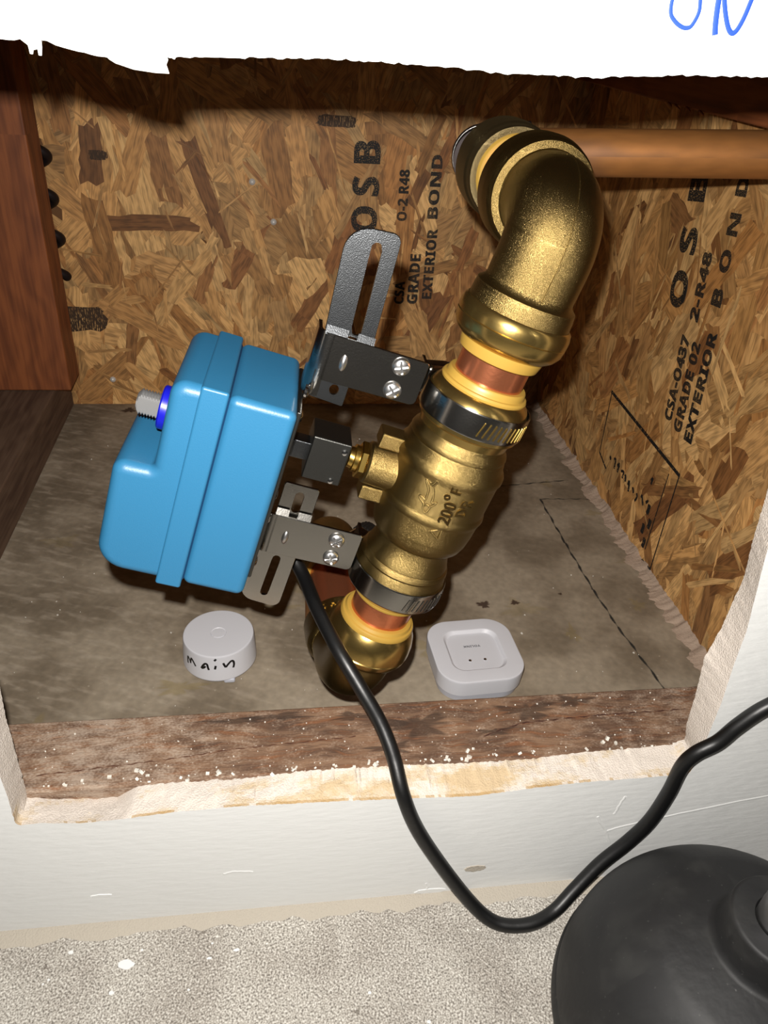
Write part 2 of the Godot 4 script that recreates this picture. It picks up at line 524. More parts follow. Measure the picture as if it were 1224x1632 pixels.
# floor of the cavity: x -300..300 along u, z -560..-40 along v
func slab_picture() -> ImageTexture:
	rng.seed = 72
	var w := 1200
	var h := 1040
	var o := PackedByteArray()
	o.resize(w * h * 3)
	var a := raw(w, h, noise_of(0.006, FastNoiseLite.TYPE_SIMPLEX_SMOOTH, 5, 61))
	var b := raw(w, h, noise_of(0.07, FastNoiseLite.TYPE_SIMPLEX_SMOOTH, 3, 62))
	var n3 := noise_of(0.02, FastNoiseLite.TYPE_SIMPLEX_SMOOTH, 4, 63)
	for y in h:
		for x in w:
			var i := y * w + x
			var k := a[i] / 255.0
			var g := b[i] / 255.0 - 0.5
			var c := Color(0.60, 0.55, 0.475).lerp(Color(0.47, 0.42, 0.35), smoothstep(0.3, 0.7, k))
			# wiped streaks of pale dust run towards the far right
			var st := n3.get_noise_2d(x * 0.55 + y * 0.9, (y - x * 0.45) * 2.6)
			var west := clampf(1.15 - x / 820.0, 0.15, 1.0)
			c = c.lerp(Color(0.74, 0.69, 0.62), smoothstep(-0.1, 0.6, st) * 0.5 * west)
			mix_px(o, i, c * (1.0 + g * 0.16))
	for q in 40: blot(o, w, h, rng.randf() * w, 300 + rng.randf() * 740, 6 + rng.randf() * 26, 5 + rng.randf() * 18, Color(0.52, 0.45, 0.27), 0.16 + 0.2 * rng.randf(), 0.6)
	var P := func(x: float, z: float) -> Vector2: return Vector2((x + 300.0) * 2.0, (z + 560.0) * 2.0)
	var ink := Color(0.12, 0.12, 0.11)
	scratch(o, w, h, [P.call(140, -373), P.call(175.7, -376.7), P.call(248, -385.9)], 1.3, ink, 0.85)
	scratch(o, w, h, [P.call(210.7, -354.1), P.call(272.3, -352.1)], 1.2, ink, 0.8)
	scratch(o, w, h, [P.call(210.7, -354.1), P.call(211.6, -286.5), P.call(213.4, -225.1), P.call(216.6, -182.5), P.call(224.9, -120.0)], 1.6, ink, 0.9)
	for q in [[124.5, -213.2, 5.0], [148.5, -214.0, 3.4], [186, -222, 1.6], [-172, -536, 7.0]]:
		var c: Vector2 = P.call(q[0], q[1])
		blot(o, w, h, c.x, c.y, q[2] * 2.0, q[2] * 1.6, Color(0.17, 0.10, 0.065), 0.75, 0.4)
	for i in 420: blot(o, w, h, rng.randf() * w, rng.randf() * h, 0.5 + rng.randf() * 0.9, 0.5 + rng.randf() * 0.8, Color(0.74, 0.70, 0.63), 0.3 + 0.6 * rng.randf())
	return tex(w, h, o)

# exposed fine aggregate in front of the wall, 300 mm square
func speckle_picture() -> ImageTexture:
	rng.seed = 73
	var w := 1200
	var o := PackedByteArray()
	o.resize(w * w * 3)
	var fine := raw(w, w, noise_of(0.22, FastNoiseLite.TYPE_SIMPLEX_SMOOTH, 2, 64))
	var a := raw(w, w, noise_of(0.005, FastNoiseLite.TYPE_SIMPLEX_SMOOTH, 4, 65))
	for i in w * w:
		var k := a[i] / 255.0
		var f := fine[i] / 255.0
		var c := Color(0.64, 0.62, 0.585).lerp(Color(0.57, 0.545, 0.51), smoothstep(0.3, 0.8, k))
		c = c.lerp(Color(0.87, 0.86, 0.83), smoothstep(0.54, 0.76, f) * 0.85 * (1.0 - k * 0.35))
		c = c.lerp(Color(0.24, 0.22, 0.20), smoothstep(0.40, 0.24, f) * 0.6)
		mix_px(o, i, c)
	for i in 26: blot(o, w, w, rng.randf() * w, rng.randf() * w, 2 + rng.randf() * 5, 2 + rng.randf() * 4, Color(0.30, 0.27, 0.24), 0.5, 0.7)
	for i in 60: blot(o, w, w, rng.randf() * w, rng.randf() * w, 1.0 + rng.randf() * 1.6, 1.0 + rng.randf() * 1.4, Color(0.92, 0.91, 0.88), 0.9)
	return tex(w, w, o)

# ------------------------------------------------------------------ small shape helpers
func smooth_path(p: Array, step := 8) -> PackedVector3Array:
	var o := PackedVector3Array()
	for i in p.size() - 1:
		var a: Vector3 = p[maxi(i - 1, 0)]
		var b: Vector3 = p[i]
		var c: Vector3 = p[i + 1]
		var d: Vector3 = p[mini(i + 2, p.size() - 1)]
		for k in step: o.push_back(b.cubic_interpolate(c, a, d, float(k) / step))
	o.push_back(p[-1])
	return o

func rounded(pts: Array, radii: Array, n := 6) -> PackedVector2Array:
	var o := PackedVector2Array()
	for i in pts.size():
		var p: Vector2 = pts[i]
		var a: Vector2 = (pts[(i + pts.size() - 1) % pts.size()] - p)
		var b: Vector2 = (pts[(i + 1) % pts.size()] - p)
		var r: float = radii[i]
		if r <= 0.0:
			o.push_back(p); continue
		var ang := absf(a.angle_to(b)) / 2.0
		var t := minf(r / tan(ang), minf(a.length(), b.length()) * 0.49)
		var s := p + a.normalized() * t
		var e := p + b.normalized() * t
		var mid := p + (a.normalized() + b.normalized()).normalized() * sqrt(t * t + pow(t * tan(ang), 2.0))
		var a0 := (s - mid).angle()
		var turn := (s - mid).angle_to(e - mid)
		for k in n + 1: o.push_back(mid + Vector2.from_angle(a0 + turn * k / n) * t * tan(ang))
	return o

# where rays from `mid` at n even angles leave the loop
func by_angle(loop: PackedVector2Array, mid: Vector2, n: int) -> PackedVector2Array:
	var o := PackedVector2Array()
	for k in n:
		var d := Vector2.from_angle(TAU * k / n)
		var best := 0.0
		for i in loop.size():
			var a := loop[i] - mid
			var b := loop[(i + 1) % loop.size()] - mid
			var e := b - a
			var den := d.cross(e)
			if absf(den) < 1e-9: continue
			var t := a.cross(e) / den
			var s := a.cross(d) / den
			if t > 0.0 and s >= -1e-6 and s <= 1.000001: best = maxf(best, t)
		o.push_back(mid + d * best)
	return o

func ring_of(n: int, at: Vector2, r: Vector2) -> PackedVector2Array:
	var o := PackedVector2Array()
	for k in n: o.push_back(at + Vector2(cos(TAU * k / n), sin(TAU * k / n)) * r)
	return o

func capsule(at: Vector2, half: float, r: float, lean: float, n := 32) -> PackedVector2Array:
	var o := PackedVector2Array()
	for k in n:
		var a := TAU * k / n
		var p := Vector2(cos(a), sin(a)) * r
		p.y += half if sin(a) >= 0.0 else -half
		o.push_back(at + p.rotated(lean))
	return o

# outline resampled so that its points answer those of a hole around `mid`
func holed(g: Geo, line: PackedVector2Array, hole: PackedVector2Array, mid: Vector2, z0: float, z1: float, bev := 0.15, n := 96) -> void:
	var angles := PackedFloat32Array()
	var a := by_angle(line, mid, n)
	# put true corners where they are nearest
	for p in line:
		var k := int(round((p - mid).angle() / TAU * n + n)) % n
		if a[k].distance_to(p) < 1.6: a[k] = p
	g.plate(a, z0, z1, bev, by_angle(hole, mid, n))

# a written stroke lying on a surface
func stroke(g: Geo, pts: PackedVector3Array, radii, normal: Vector3) -> void:
	g.tube(pts, radii, 10, true, normal, 0.22)

# wood flakes pressed into a panel; P maps (across, up, off the face) to a point
func flakes(w: float, h: float, count: int, sd: int, P: Callable, lean: float) -> Geo:
	rng.seed = sd
	var g := Geo.new()
	var tones := [Color(0.80, 0.63, 0.41), Color(0.77, 0.59, 0.37), Color(0.73, 0.55, 0.34), Color(0.70, 0.52, 0.31), Color(0.75, 0.58, 0.37), Color(0.66, 0.47, 0.27), Color(0.82, 0.66, 0.44), Color(0.62, 0.44, 0.26), Color(0.72, 0.54, 0.33), Color(0.76, 0.60, 0.39), Color(0.55, 0.37, 0.21)]
	for i in count:
		var kind := float(i) / count
		var ln := rng.randf_range(70, 150)
		var wd := rng.randf_range(22, 50)
		if kind > 0.8:
			ln = rng.randf_range(14, 60); wd = rng.randf_range(1.4, 5.0)
		elif kind > 0.45:
			ln = rng.randf_range(35, 100); wd = rng.randf_range(8, 24)
		var at := Vector2(rng.randf_range(-8, w + 8), rng.randf_range(-8, h + 8))
		var an := PI / 2.0 + rng.randfn(lean, 0.55)
		if rng.randf() < 0.14: an = rng.randf() * PI
		var ex := Vector2.from_angle(an)
		var ey := ex.orthogonal()
		var off := 0.1 + 0.55 * float(i) / count
		var tl := rng.randf_range(-0.25, 0.25)
		var ts := rng.randf_range(-0.2, 0.2)
		var tone: Color = tones[rng.randi() % (7 if kind < 0.45 else tones.size())]
		g.c = (tone * rng.randf_range(0.94, 1.2)).srgb_to_linear()
		var u0 := rng.randf()
		var v0 := rng.randf()
		var rim := []
		var m := 7
		var sk := rng.randf_range(-0.6, 0.6)
		for k in m + 1: rim.push_back(Vector2(-ln / 2 + ln * k / m, -wd / 2 * rng.randf_range(0.72, 1.08)))
		for k in 2: rim.push_back(Vector2(ln / 2 + rng.randf_range(-5, 5), -wd / 2 + wd * (k + 1) / 3.0))
		for k in m + 1: rim.push_back(Vector2(ln / 2 - ln * k / m, wd / 2 * rng.randf_range(0.78, 1.05)))
		for k in 2: rim.push_back(Vector2(-ln / 2 + rng.randf_range(-5, 5), wd / 2 - wd * (k + 1) / 3.0))
		var pts := []
		var uvs := []
		for q in rim:
			var s := Vector2(q.x + q.y * sk, q.y)
			var p := at + ex * s.x + ey * s.y
			pts.push_back(P.call(clampf(p.x, 0, w), clampf(p.y, 0, h), off + tl * s.x / ln + ts * s.y / wd))
			uvs.push_back(Vector2(u0 + s.x / 160.0, v0 + s.y / 45.0))
		var c3: Vector3 = P.call(clampf(at.x, 0, w), clampf(at.y, 0, h), off + 0.05)
		for k in pts.size():
			var j := (k + 1) % pts.size()
			g.tri(c3, pts[k], pts[j], Vector2(u0, v0), uvs[k], uvs[j])
	return g

func board(lo: Vector3, hi: Vector3, along: int, called: String, m: Material, kind := "structure") -> MeshInstance3D:
	var g := Geo.new()
	g.rbox((lo + hi) / 2.0, hi - lo, 1.5, 2)
	for i in g.v.size():
		var p := g.v[i]
		var a := p[along]
		var b := p[(along + 1) % 3] + p[(along + 2) % 3]
		g.uv[i] = Vector2(a / 260.0, b / 130.0)
	var o := put(called, g, m)
	if kind: o.set_meta("kind", kind)
	return o

# ------------------------------------------------------------------ the scene
func _ready() -> void:
	var cam := Camera3D.new()
	cam.name = "camera"
	cam.transform = Transform3D(Basis(RIGHT, UP, -FWD), CAM * MM)
	cam.fov = 67.479
	cam.near = 0.01
	cam.far = 20.0
	add_child(cam)
	cam.current = true
	var env := Environment.new()
	env.background_mode = Environment.BG_COLOR
	env.background_color = Color(0.20, 0.195, 0.19)
	env.tonemap_mode = Environment.TONE_MAPPER_LINEAR
	env.tonemap_exposure = 1.0
	env.sdfgi_enabled = true
	env.ssao_enabled = true
	env.ssil_enabled = true
	var we := WorldEnvironment.new()
	we.name = "surroundings"
	we.environment = env
	add_child(we)
	# the phone's flash, just above and left of the lens
	var flash := AreaLight3D.new()
	flash.name = "phone_flash"
	flash.transform = Transform3D(Basis(RIGHT, UP, -FWD), Vector3(-30.3, 375.0, 193.8) * MM)
	flash.area_size = Vector2(0.005, 0.005)
	flash.light_energy = 0.30
	flash.light_color = Color(1.0, 0.98, 0.955)
	flash.area_range = 6.0
	flash.area_attenuation = 2.0
	flash.shadow_enabled = true
	add_child(flash)

	make_materials()
	build_setting()
	build_floor_and_boards()
	build_valve()
	build_pipes()
	build_actuator()
	build_clamps()
	build_sensors()
	build_cable()
	build_plunger()
	build_small_things()

func build_setting() -> void:
	rng.seed = 5
	# drywall with its rough-cut opening
	var front := PackedVector2Array([Vector2(-130.3, 107.4), Vector2(-130, 95.2), Vector2(-130.5, 78.5), Vector2(-128.9, 76.7), Vector2(-122, 77.5), Vector2(-105.4, 75.4), Vector2(-88, 76.2), Vector2(-70.3, 78.2), Vector2(-42.3, 79.0), Vector2(-16.3, 78.1), Vector2(5, 77.3), Vector2(26.8, 76.1), Vector2(58.8, 74.2), Vector2(85.7, 76.9), Vector2(107.5, 78.4), Vector2(135.2, 78.5), Vector2(158.6, 79.1), Vector2(159.3, 86.9), Vector2(159.9, 102.3), Vector2(159.5, 125.2), Vector2(157.7, 147.5), Vector2(156.9, 165.8), Vector2(151.5, 204), Vector2(151, 300), Vector2(152, 352.5),
		Vector2(98.2, 351.7), Vector2(77.9, 351), Vector2(68.3, 350.4), Vector2(54.4, 349.4), Vector2(43.1, 349.2), Vector2(33.8, 349), Vector2(15.5, 349.6), Vector2(0.8, 349.7), Vector2(-11.5, 349.7), Vector2(-27.8, 349), Vector2(-45.2, 348.2), Vector2(-46.9, 348.4), Vector2(-58.5, 347.4), Vector2(-60.7, 347.5), Vector2(-66.7, 348.4), Vector2(-70.2, 349.3), Vector2(-72.9, 350.4), Vector2(-73.8, 348), Vector2(-75, 348), Vector2(-76, 348.2), Vector2(-76.7, 348.8), Vector2(-76.9, 349.9), Vector2(-81.3, 349.5), Vector2(-128, 349), Vector2(-131, 250)])
	var back := PackedVector2Array([Vector2(-127.5, 140.7), Vector2(-128.9, 123.4), Vector2(-128.9, 110.8), Vector2(-129.4, 91.8), Vector2(-129.8, 75.2), Vector2(-123.6, 73.3), Vector2(-99.8, 71.4), Vector2(-93.3, 71.5), Vector2(-86.2, 77), Vector2(-79.5, 78.4), Vector2(-61.3, 78.5), Vector2(-37.4, 78.1), Vector2(-15.7, 80.5), Vector2(6.3, 80.3), Vector2(28.7, 79.8), Vector2(37.2, 79.3), Vector2(63.3, 78.4), Vector2(86.8, 78.3), Vector2(111.4, 80.4), Vector2(137.4, 81), Vector2(155.5, 82), Vector2(161.6, 85.1), Vector2(159.3, 97.3), Vector2(158.3, 113.6), Vector2(155.3, 136.8), Vector2(157.6, 154.5), Vector2(158.6, 180.9), Vector2(155.9, 199.3), Vector2(154, 221.9), Vector2(152, 300), Vector2(152, 353),
		Vector2(60, 352), Vector2(-40, 351), Vector2(-128, 351), Vector2(-131, 250)])
	var mid := Vector2(12, 205)
	var n := 900
	var f := by_angle(front, mid, n)
	var b := by_angle(back, mid, n)
	var outer := by_angle(PackedVector2Array([Vector2(-620, -1), Vector2(620, -1), Vector2(620, 900), Vector2(-620, 900)]), mid, n)
	for q in [Vector2(-620, -1), Vector2(620, -1), Vector2(620, 900), Vector2(-620, 900)]:
		outer[int(round((q - mid).angle() / TAU * n + n)) % n] = q
	var j1 := noise_of(0.9, FastNoiseLite.TYPE_SIMPLEX_SMOOTH, 3, 81)
	var j2 := noise_of(0.25, FastNoiseLite.TYPE_SIMPLEX_SMOOTH, 4, 82)
	var low := func(k: int) -> float: return clampf((f[k].y - 70.0) / 16.0, 0.35, 1.0) if f[k].y < 86 else 1.0
	for k in n:
		var dir := (f[k] - mid).normalized()
		var side := 0.35 if f[k].y > 90 and f[k].y < 330 else 1.0
		f[k] += dir * (j1.get_noise_2d(f[k].x, f[k].y) * 0.55 * side)
		b[k] += dir * side * (j1.get_noise_2d(b[k].x + 90, b[k].y) * 1.1 + j2.get_noise_2d(b[k].x, b[k].y) * 0.9)
	var face := Geo.new()
	var cut := Geo.new()
	var td := -14.4
	for k in n:
		var j := (k + 1) % n
		face.quad(Vector3(f[k].x, f[k].y, 0), Vector3(outer[k].x, outer[k].y, 0), Vector3(outer[j].x, outer[j].y, 0), Vector3(f[j].x, f[j].y, 0))
		face.quad(Vector3(b[j].x, b[j].y, td), Vector3(outer[j].x, outer[j].y, td), Vector3(outer[k].x, outer[k].y, td), Vector3(b[k].x, b[k].y, td))
		face.quad(Vector3(outer[k].x, outer[k].y, 0), Vector3(outer[k].x, outer[k].y, td), Vector3(outer[j].x, outer[j].y, td), Vector3(outer[j].x, outer[j].y, 0))
	# rows across the cut, each pushed about like broken plaster
	var rows := 12
	var grid := []
	for r in rows + 1:
		var t := float(r) / rows
		var line := []
		for k in n:
			var p := f[k].lerp(b[k], t)
			var dir := (f[k] - mid).normalized()
			var amp := sin(t * PI)
			p += dir * amp * (0.3 if p.y > 90 else 1.0) * (0.5 * j1.get_noise_3d(p.x * 0.5, p.y * 0.5, t * 9.0) + 1.1 * j2.get_noise_3d(p.x * 0.5, p.y * 0.5, t * 4.0))
			line.push_back(Vector3(p.x, p.y, td * t))
		grid.push_back(line)
	var stain := noise_of(0.03, FastNoiseLite.TYPE_SIMPLEX_SMOOTH, 3, 83)
	for r in rows:
		for k in n:
			var j := (k + 1) % n
			# old water stain: the bottom cut is yellowed, strongest under the paint
			var p: Vector3 = grid[r][k]
			var s := 0.0
			if p.y < 84.0: s = clampf(0.3 + 1.4 * stain.get_noise_2d(p.x, r * 3.0) + 0.5 * j2.get_noise_2d(p.x, r * 2.0) + clampf((p.x + 30.0) / 90.0, -0.3, 0.5) - clampf((p.x - 70.0) / 60.0, 0.0, 0.8) - r * 0.04, 0.0, 1.0)
			cut.c = Color(1, 0.98, 0.96).lerp(Color(0.92, 0.84, 0.70), s).srgb_to_linear()
			if r == 0 and s > 0.2: cut.c = cut.c * Color(0.8, 0.7, 0.55)
			cut.quad(grid[r][k], grid[r][j], grid[r + 1][j], grid[r + 1][k])
	var w := struct("wall_front", face, M.paint, 20.0)
	put("cut_edge", cut, M.gypsum, w, 50.0, false)
	# torn paper hanging from the top edge
	var fl := Geo.new()
	var line := PackedVector2Array([Vector2(-60.5, 348.5), Vector2(-59, 347), Vector2(-57.7, 346.3), Vector2(-53.9, 345.3), Vector2(-49.3, 344.9), Vector2(-46.2, 344.9), Vector2(-46.5, 346.0), Vector2(-46.7, 346.6), Vector2(-46.2, 347.6), Vector2(-47.2, 350.2), Vector2(-46, 352), Vector2(-60, 352)])
	fl.plate(line, -0.9, -0.25, 0.1)
	put("torn_paper", fl, M.paper, w)
	for q in [[-75.4, 349.4, 347.2], [-73.6, 350.2, 347.0], [-45.0, 349.0, 347.9], [-131, 120, 119]]:
		var dr := Geo.new()
		dr.tube(PackedVector3Array([Vector3(q[0], q[1] + 1.0, -0.6), Vector3(q[0] + 0.15, (q[1] + q[2]) / 2, -0.4), Vector3(q[0], q[2], -0.5)]), [0.8, 0.55, 0.35], 8)
		put("paint_drip", dr, M.paint, w)
	# handwriting above the opening
	var on := Geo.new()
	var o_line := [Vector3(71, 380, 0), Vector3(69.6, 373, 0), Vector3(69.0, 366.5, 0), Vector3(69.3, 363.4, 0), Vector3(70.6, 361.9, 0), Vector3(72.6, 360.8, 0), Vector3(74.2, 360.6, 0), Vector3(75.3, 361.3, 0), Vector3(76.2, 364.0, 0), Vector3(75.6, 367.5, 0), Vector3(75.0, 374, 0), Vector3(73.4, 379.6, 0), Vector3(71, 380, 0)]
	stroke(on, smooth_path(o_line, 5), 0.5, Vector3.BACK)
	put("handwritten_letter", on, M.ink_blue, w)
	var en := Geo.new()
	stroke(en, smooth_path([Vector3(79.6, 379, 0), Vector3(80.2, 368, 0), Vector3(80.9, 362.5, 0), Vector3(81.6, 359.6, 0)], 5), 0.75, Vector3.BACK)
	stroke(en, smooth_path([Vector3(80.0, 378, 0), Vector3(81.2, 368.5, 0), Vector3(83.6, 362.6, 0), Vector3(85.8, 360.2, 0), Vector3(87.4, 362.2, 0), Vector3(88.6, 368.0, 0), Vector3(90.2, 380, 0)], 5), 0.62, Vector3.BACK)
	put("handwritten_letter", en, M.ink_blue, w)
	# chips, scars and runs in the paint
	var marks := [[67, 18.5, 5.5, 2.6], [-105, 22.5, 4.6, 1.3], [46.5, 2.5, 7.5, 2.2]]
	for q in marks:
		var ch := Geo.new()
		var o := PackedVector2Array()
		for k in 18:
			var a := TAU * k / 18
			o.push_back(Vector2(q[0] + cos(a) * q[2] * rng.randf_range(0.8, 1.1), maxf(q[1] + sin(a) * q[3] * rng.randf_range(0.8, 1.1), 0.2)))
		ch.plate(o, -0.2, 0.35, 0.15)
		put("paint_chip", ch, M.beige_mortar if q[0] > 60 else M.paint, w)
	for q in [[Vector3(131.5, 66, 0), Vector3(130, 59, 0), Vector3(129, 53, 0)], [Vector3(121, 52, 0), Vector3(124.6, 45.5, 0), Vector3(128, 40, 0), Vector3(132, 30, 0)], [Vector3(128, 40, 0), Vector3(140, 44, 0), Vector3(170, 51, 0), Vector3(230, 63, 0)], [Vector3(44, 9.5, 0), Vector3(45.2, 6, 0), Vector3(42.5, 2, 0)], [Vector3(-51, 31, 0), Vector3(-46, 32.3, 0), Vector3(-38, 31.2, 0)]]:
		var sc := Geo.new()
		var pth := smooth_path(q, 6)
		for i in pth.size(): pth[i] += Vector3(rng.randf_range(-0.3, 0.3), rng.randf_range(-0.3, 0.3), 0)
		sc.tube(pth, 0.7, 8, true, Vector3.BACK, 0.35)
		put("paint_run", sc, M.paint, w)

	# oriented-strand panels
	var wb := Geo.new()
	wb.box(Vector3(-340, -2, -566), Vector3(285, 432, -551))
	var back_wall := struct("wall_back", wb, M.osb_base)
	var fb := flakes(610, 420, 820, 301, func(u: float, v: float, o: float) -> Vector3: return Vector3(-335 + u, v, -551 + o), 0.12)
	var fo := put("wood_strands", fb, M.flake, back_wall, 5.0, false)
	fo.set_meta("kind", "stuff")
	var wr := Geo.new()
	wr.box(Vector3(266, -2, -551), Vector3(281, 432, -14.4))
	var right_wall := struct("wall_right", wr, M.osb_base)
	var fr := flakes(536, 420, 760, 302, func(u: float, v: float, o: float) -> Vector3: return Vector3(266 - o, v, -551 + u), -0.1)
	fo = put("wood_strands", fr, M.flake, right_wall, 5.0, false)
	fo.set_meta("kind", "stuff")
	# stencilled grade marks, reading upwards
	var bx := Vector3.UP
	var by := Vector3.LEFT
	for q in [["O", 191], ["S", 221], ["B", 249]]:
		letters("stencil_letter", q[0], 23, 0.5, M.stencil, back_wall, Vector3(65, q[1], -550.35), bx, by, 1.12)
	for q in [["O-2 R48", 100, 214, 9.0, 1.0], ["CSA", 103, 122, 9.0, 1.0], ["GRADE", 116.5, 136, 10.0, 1.1], ["EXTERIOR", 131, 150, 9.4, 1.1], ["BOND", 129.5, 222, 9.6, 1.5]]:
		letters("stencil_text", q[0], q[3], 0.5, M.stencil, back_wall, Vector3(q[1], q[2], -550.35), bx, by, q[4])
	var ry := Vector3.FORWARD
	for q in [["O", 204, -320], ["S", 237, -325], ["B", 271, -331]]:
		letters("stencil_letter", q[0], 21, 0.5, M.stencil, right_wall, Vector3(265.4, q[1], q[2] + 9), Vector3(0, 1, -0.16), Vector3(0, -0.16, -1), 1.3)
	for q in [["CSA-O437", 148, -283, 10.0, 0.98], ["GRADE 02", 148, -267, 10.0, 1.0], ["EXTERIOR", 154, -251, 10.0, 1.18], ["2-R48", 214, -286, 10.5, 1.2]]:
		letters("stencil_text", q[0], q[3], 0.5, M.stencil, right_wall, Vector3(265.4, q[1], q[2] + 2), Vector3(0, 1, -0.12), Vector3(0, -0.12, -1), q[4])
	for q in [["B", 214, -269], ["O", 237, -272], ["N", 259, -275], ["D", 281, -278]]:
		letters("stencil_letter", q[0], 11.5, 0.5, M.stencil, right_wall, Vector3(265.4, q[1], q[2] + 8), Vector3(0, 1, -0.12), Vector3(0, -0.12, -1), 1.3)
	# a stamped frame with unreadable rows, and smudges
	var Q := func(y: float, z: float) -> Vector3: return Vector3(265.2, y, z)
	for q in [[Q.call(95, -376), Q.call(90.5, -241), 1.5], [Q.call(95, -375), Q.call(38, -371), 0.7], [Q.call(90.5, -241.5), Q.call(4, -241), 0.7], [Q.call(38, -371), Q.call(32, -352), 0.9], [Q.call(84, -255), Q.call(14, -256), 0.6], [Q.call(5, -241), Q.call(3, -256), 1.4]]:
		var g := Geo.new()
		stroke(g, PackedVector3Array([q[0], q[0].lerp(q[1], 0.5), q[1]]), q[2], Vector3.LEFT)
		put("stamp_line", g, M.stencil, right_wall)
	for i in 11:
		var g := Geo.new()
		var y := 45.0 - i * 0.6 + rng.randf_range(-1, 1)
		var z := -350.0 + i * 8.4
		if i > 7: y += (i - 7) * 4.0
		if i == 10:
			y = 66; z = -276
		stroke(g, smooth_path([Q.call(y + rng.randf() * 4, z), Q.call(y + 5 * rng.randf(), z + 5.0 * rng.randf()), Q.call(y - 5.0 * rng.randf(), z + 6.0 * rng.randf())], 4), 1.0 + rng.randf() * 0.5, Vector3.LEFT)
		put("stamp_mark", g, M.stencil, right_wall)
	for i in 4:
		var g := Geo.new()
		var z := -268.0 + (i % 2) * 7.0
		var y := 40.0 - i * 9.0
		stroke(g, PackedVector3Array([Q.call(y + 8, z), Q.call(y + 4, z + 0.5), Q.call(y, z)]), 2.2, Vector3.LEFT)
		put("stamp_mark", g, M.stencil, right_wall)
	# a dark smear low on the back panel, a red-black one near its top
	for q in [[-207, 91, 22, 13], [36, 274, 18, 5], [-172, 238, 8, 4]]:
		var g := Geo.new()
		var o := PackedVector2Array()
		for k in 30:
			var a := TAU * k / 30
			var sx := signf(cos(a)) * pow(absf(cos(a)), 0.5)
			var sy := signf(sin(a)) * pow(absf(sin(a)), 0.5)
			o.push_back(Vector2(q[0] + sx * q[2] * rng.randf_range(0.85, 1.1), q[1] + sy * q[3] * rng.randf_range(0.85, 1.1)))
		g.plate(o, -550.7, -550.3, 0.0)
		put("ink_smear", g, M.smear, back_wall)

	# the rest of the shell
	var wl := Geo.new()
	wl.box(Vector3(-345, -2, -551), Vector3(-330, 432, -14.4))
	struct("wall_left", wl, M.osb_base)
	var ce := Geo.new()
	ce.box(Vector3(-345, 432, -566), Vector3(285, 450, -14.4))
	struct("ceiling", ce, M.osb_base)

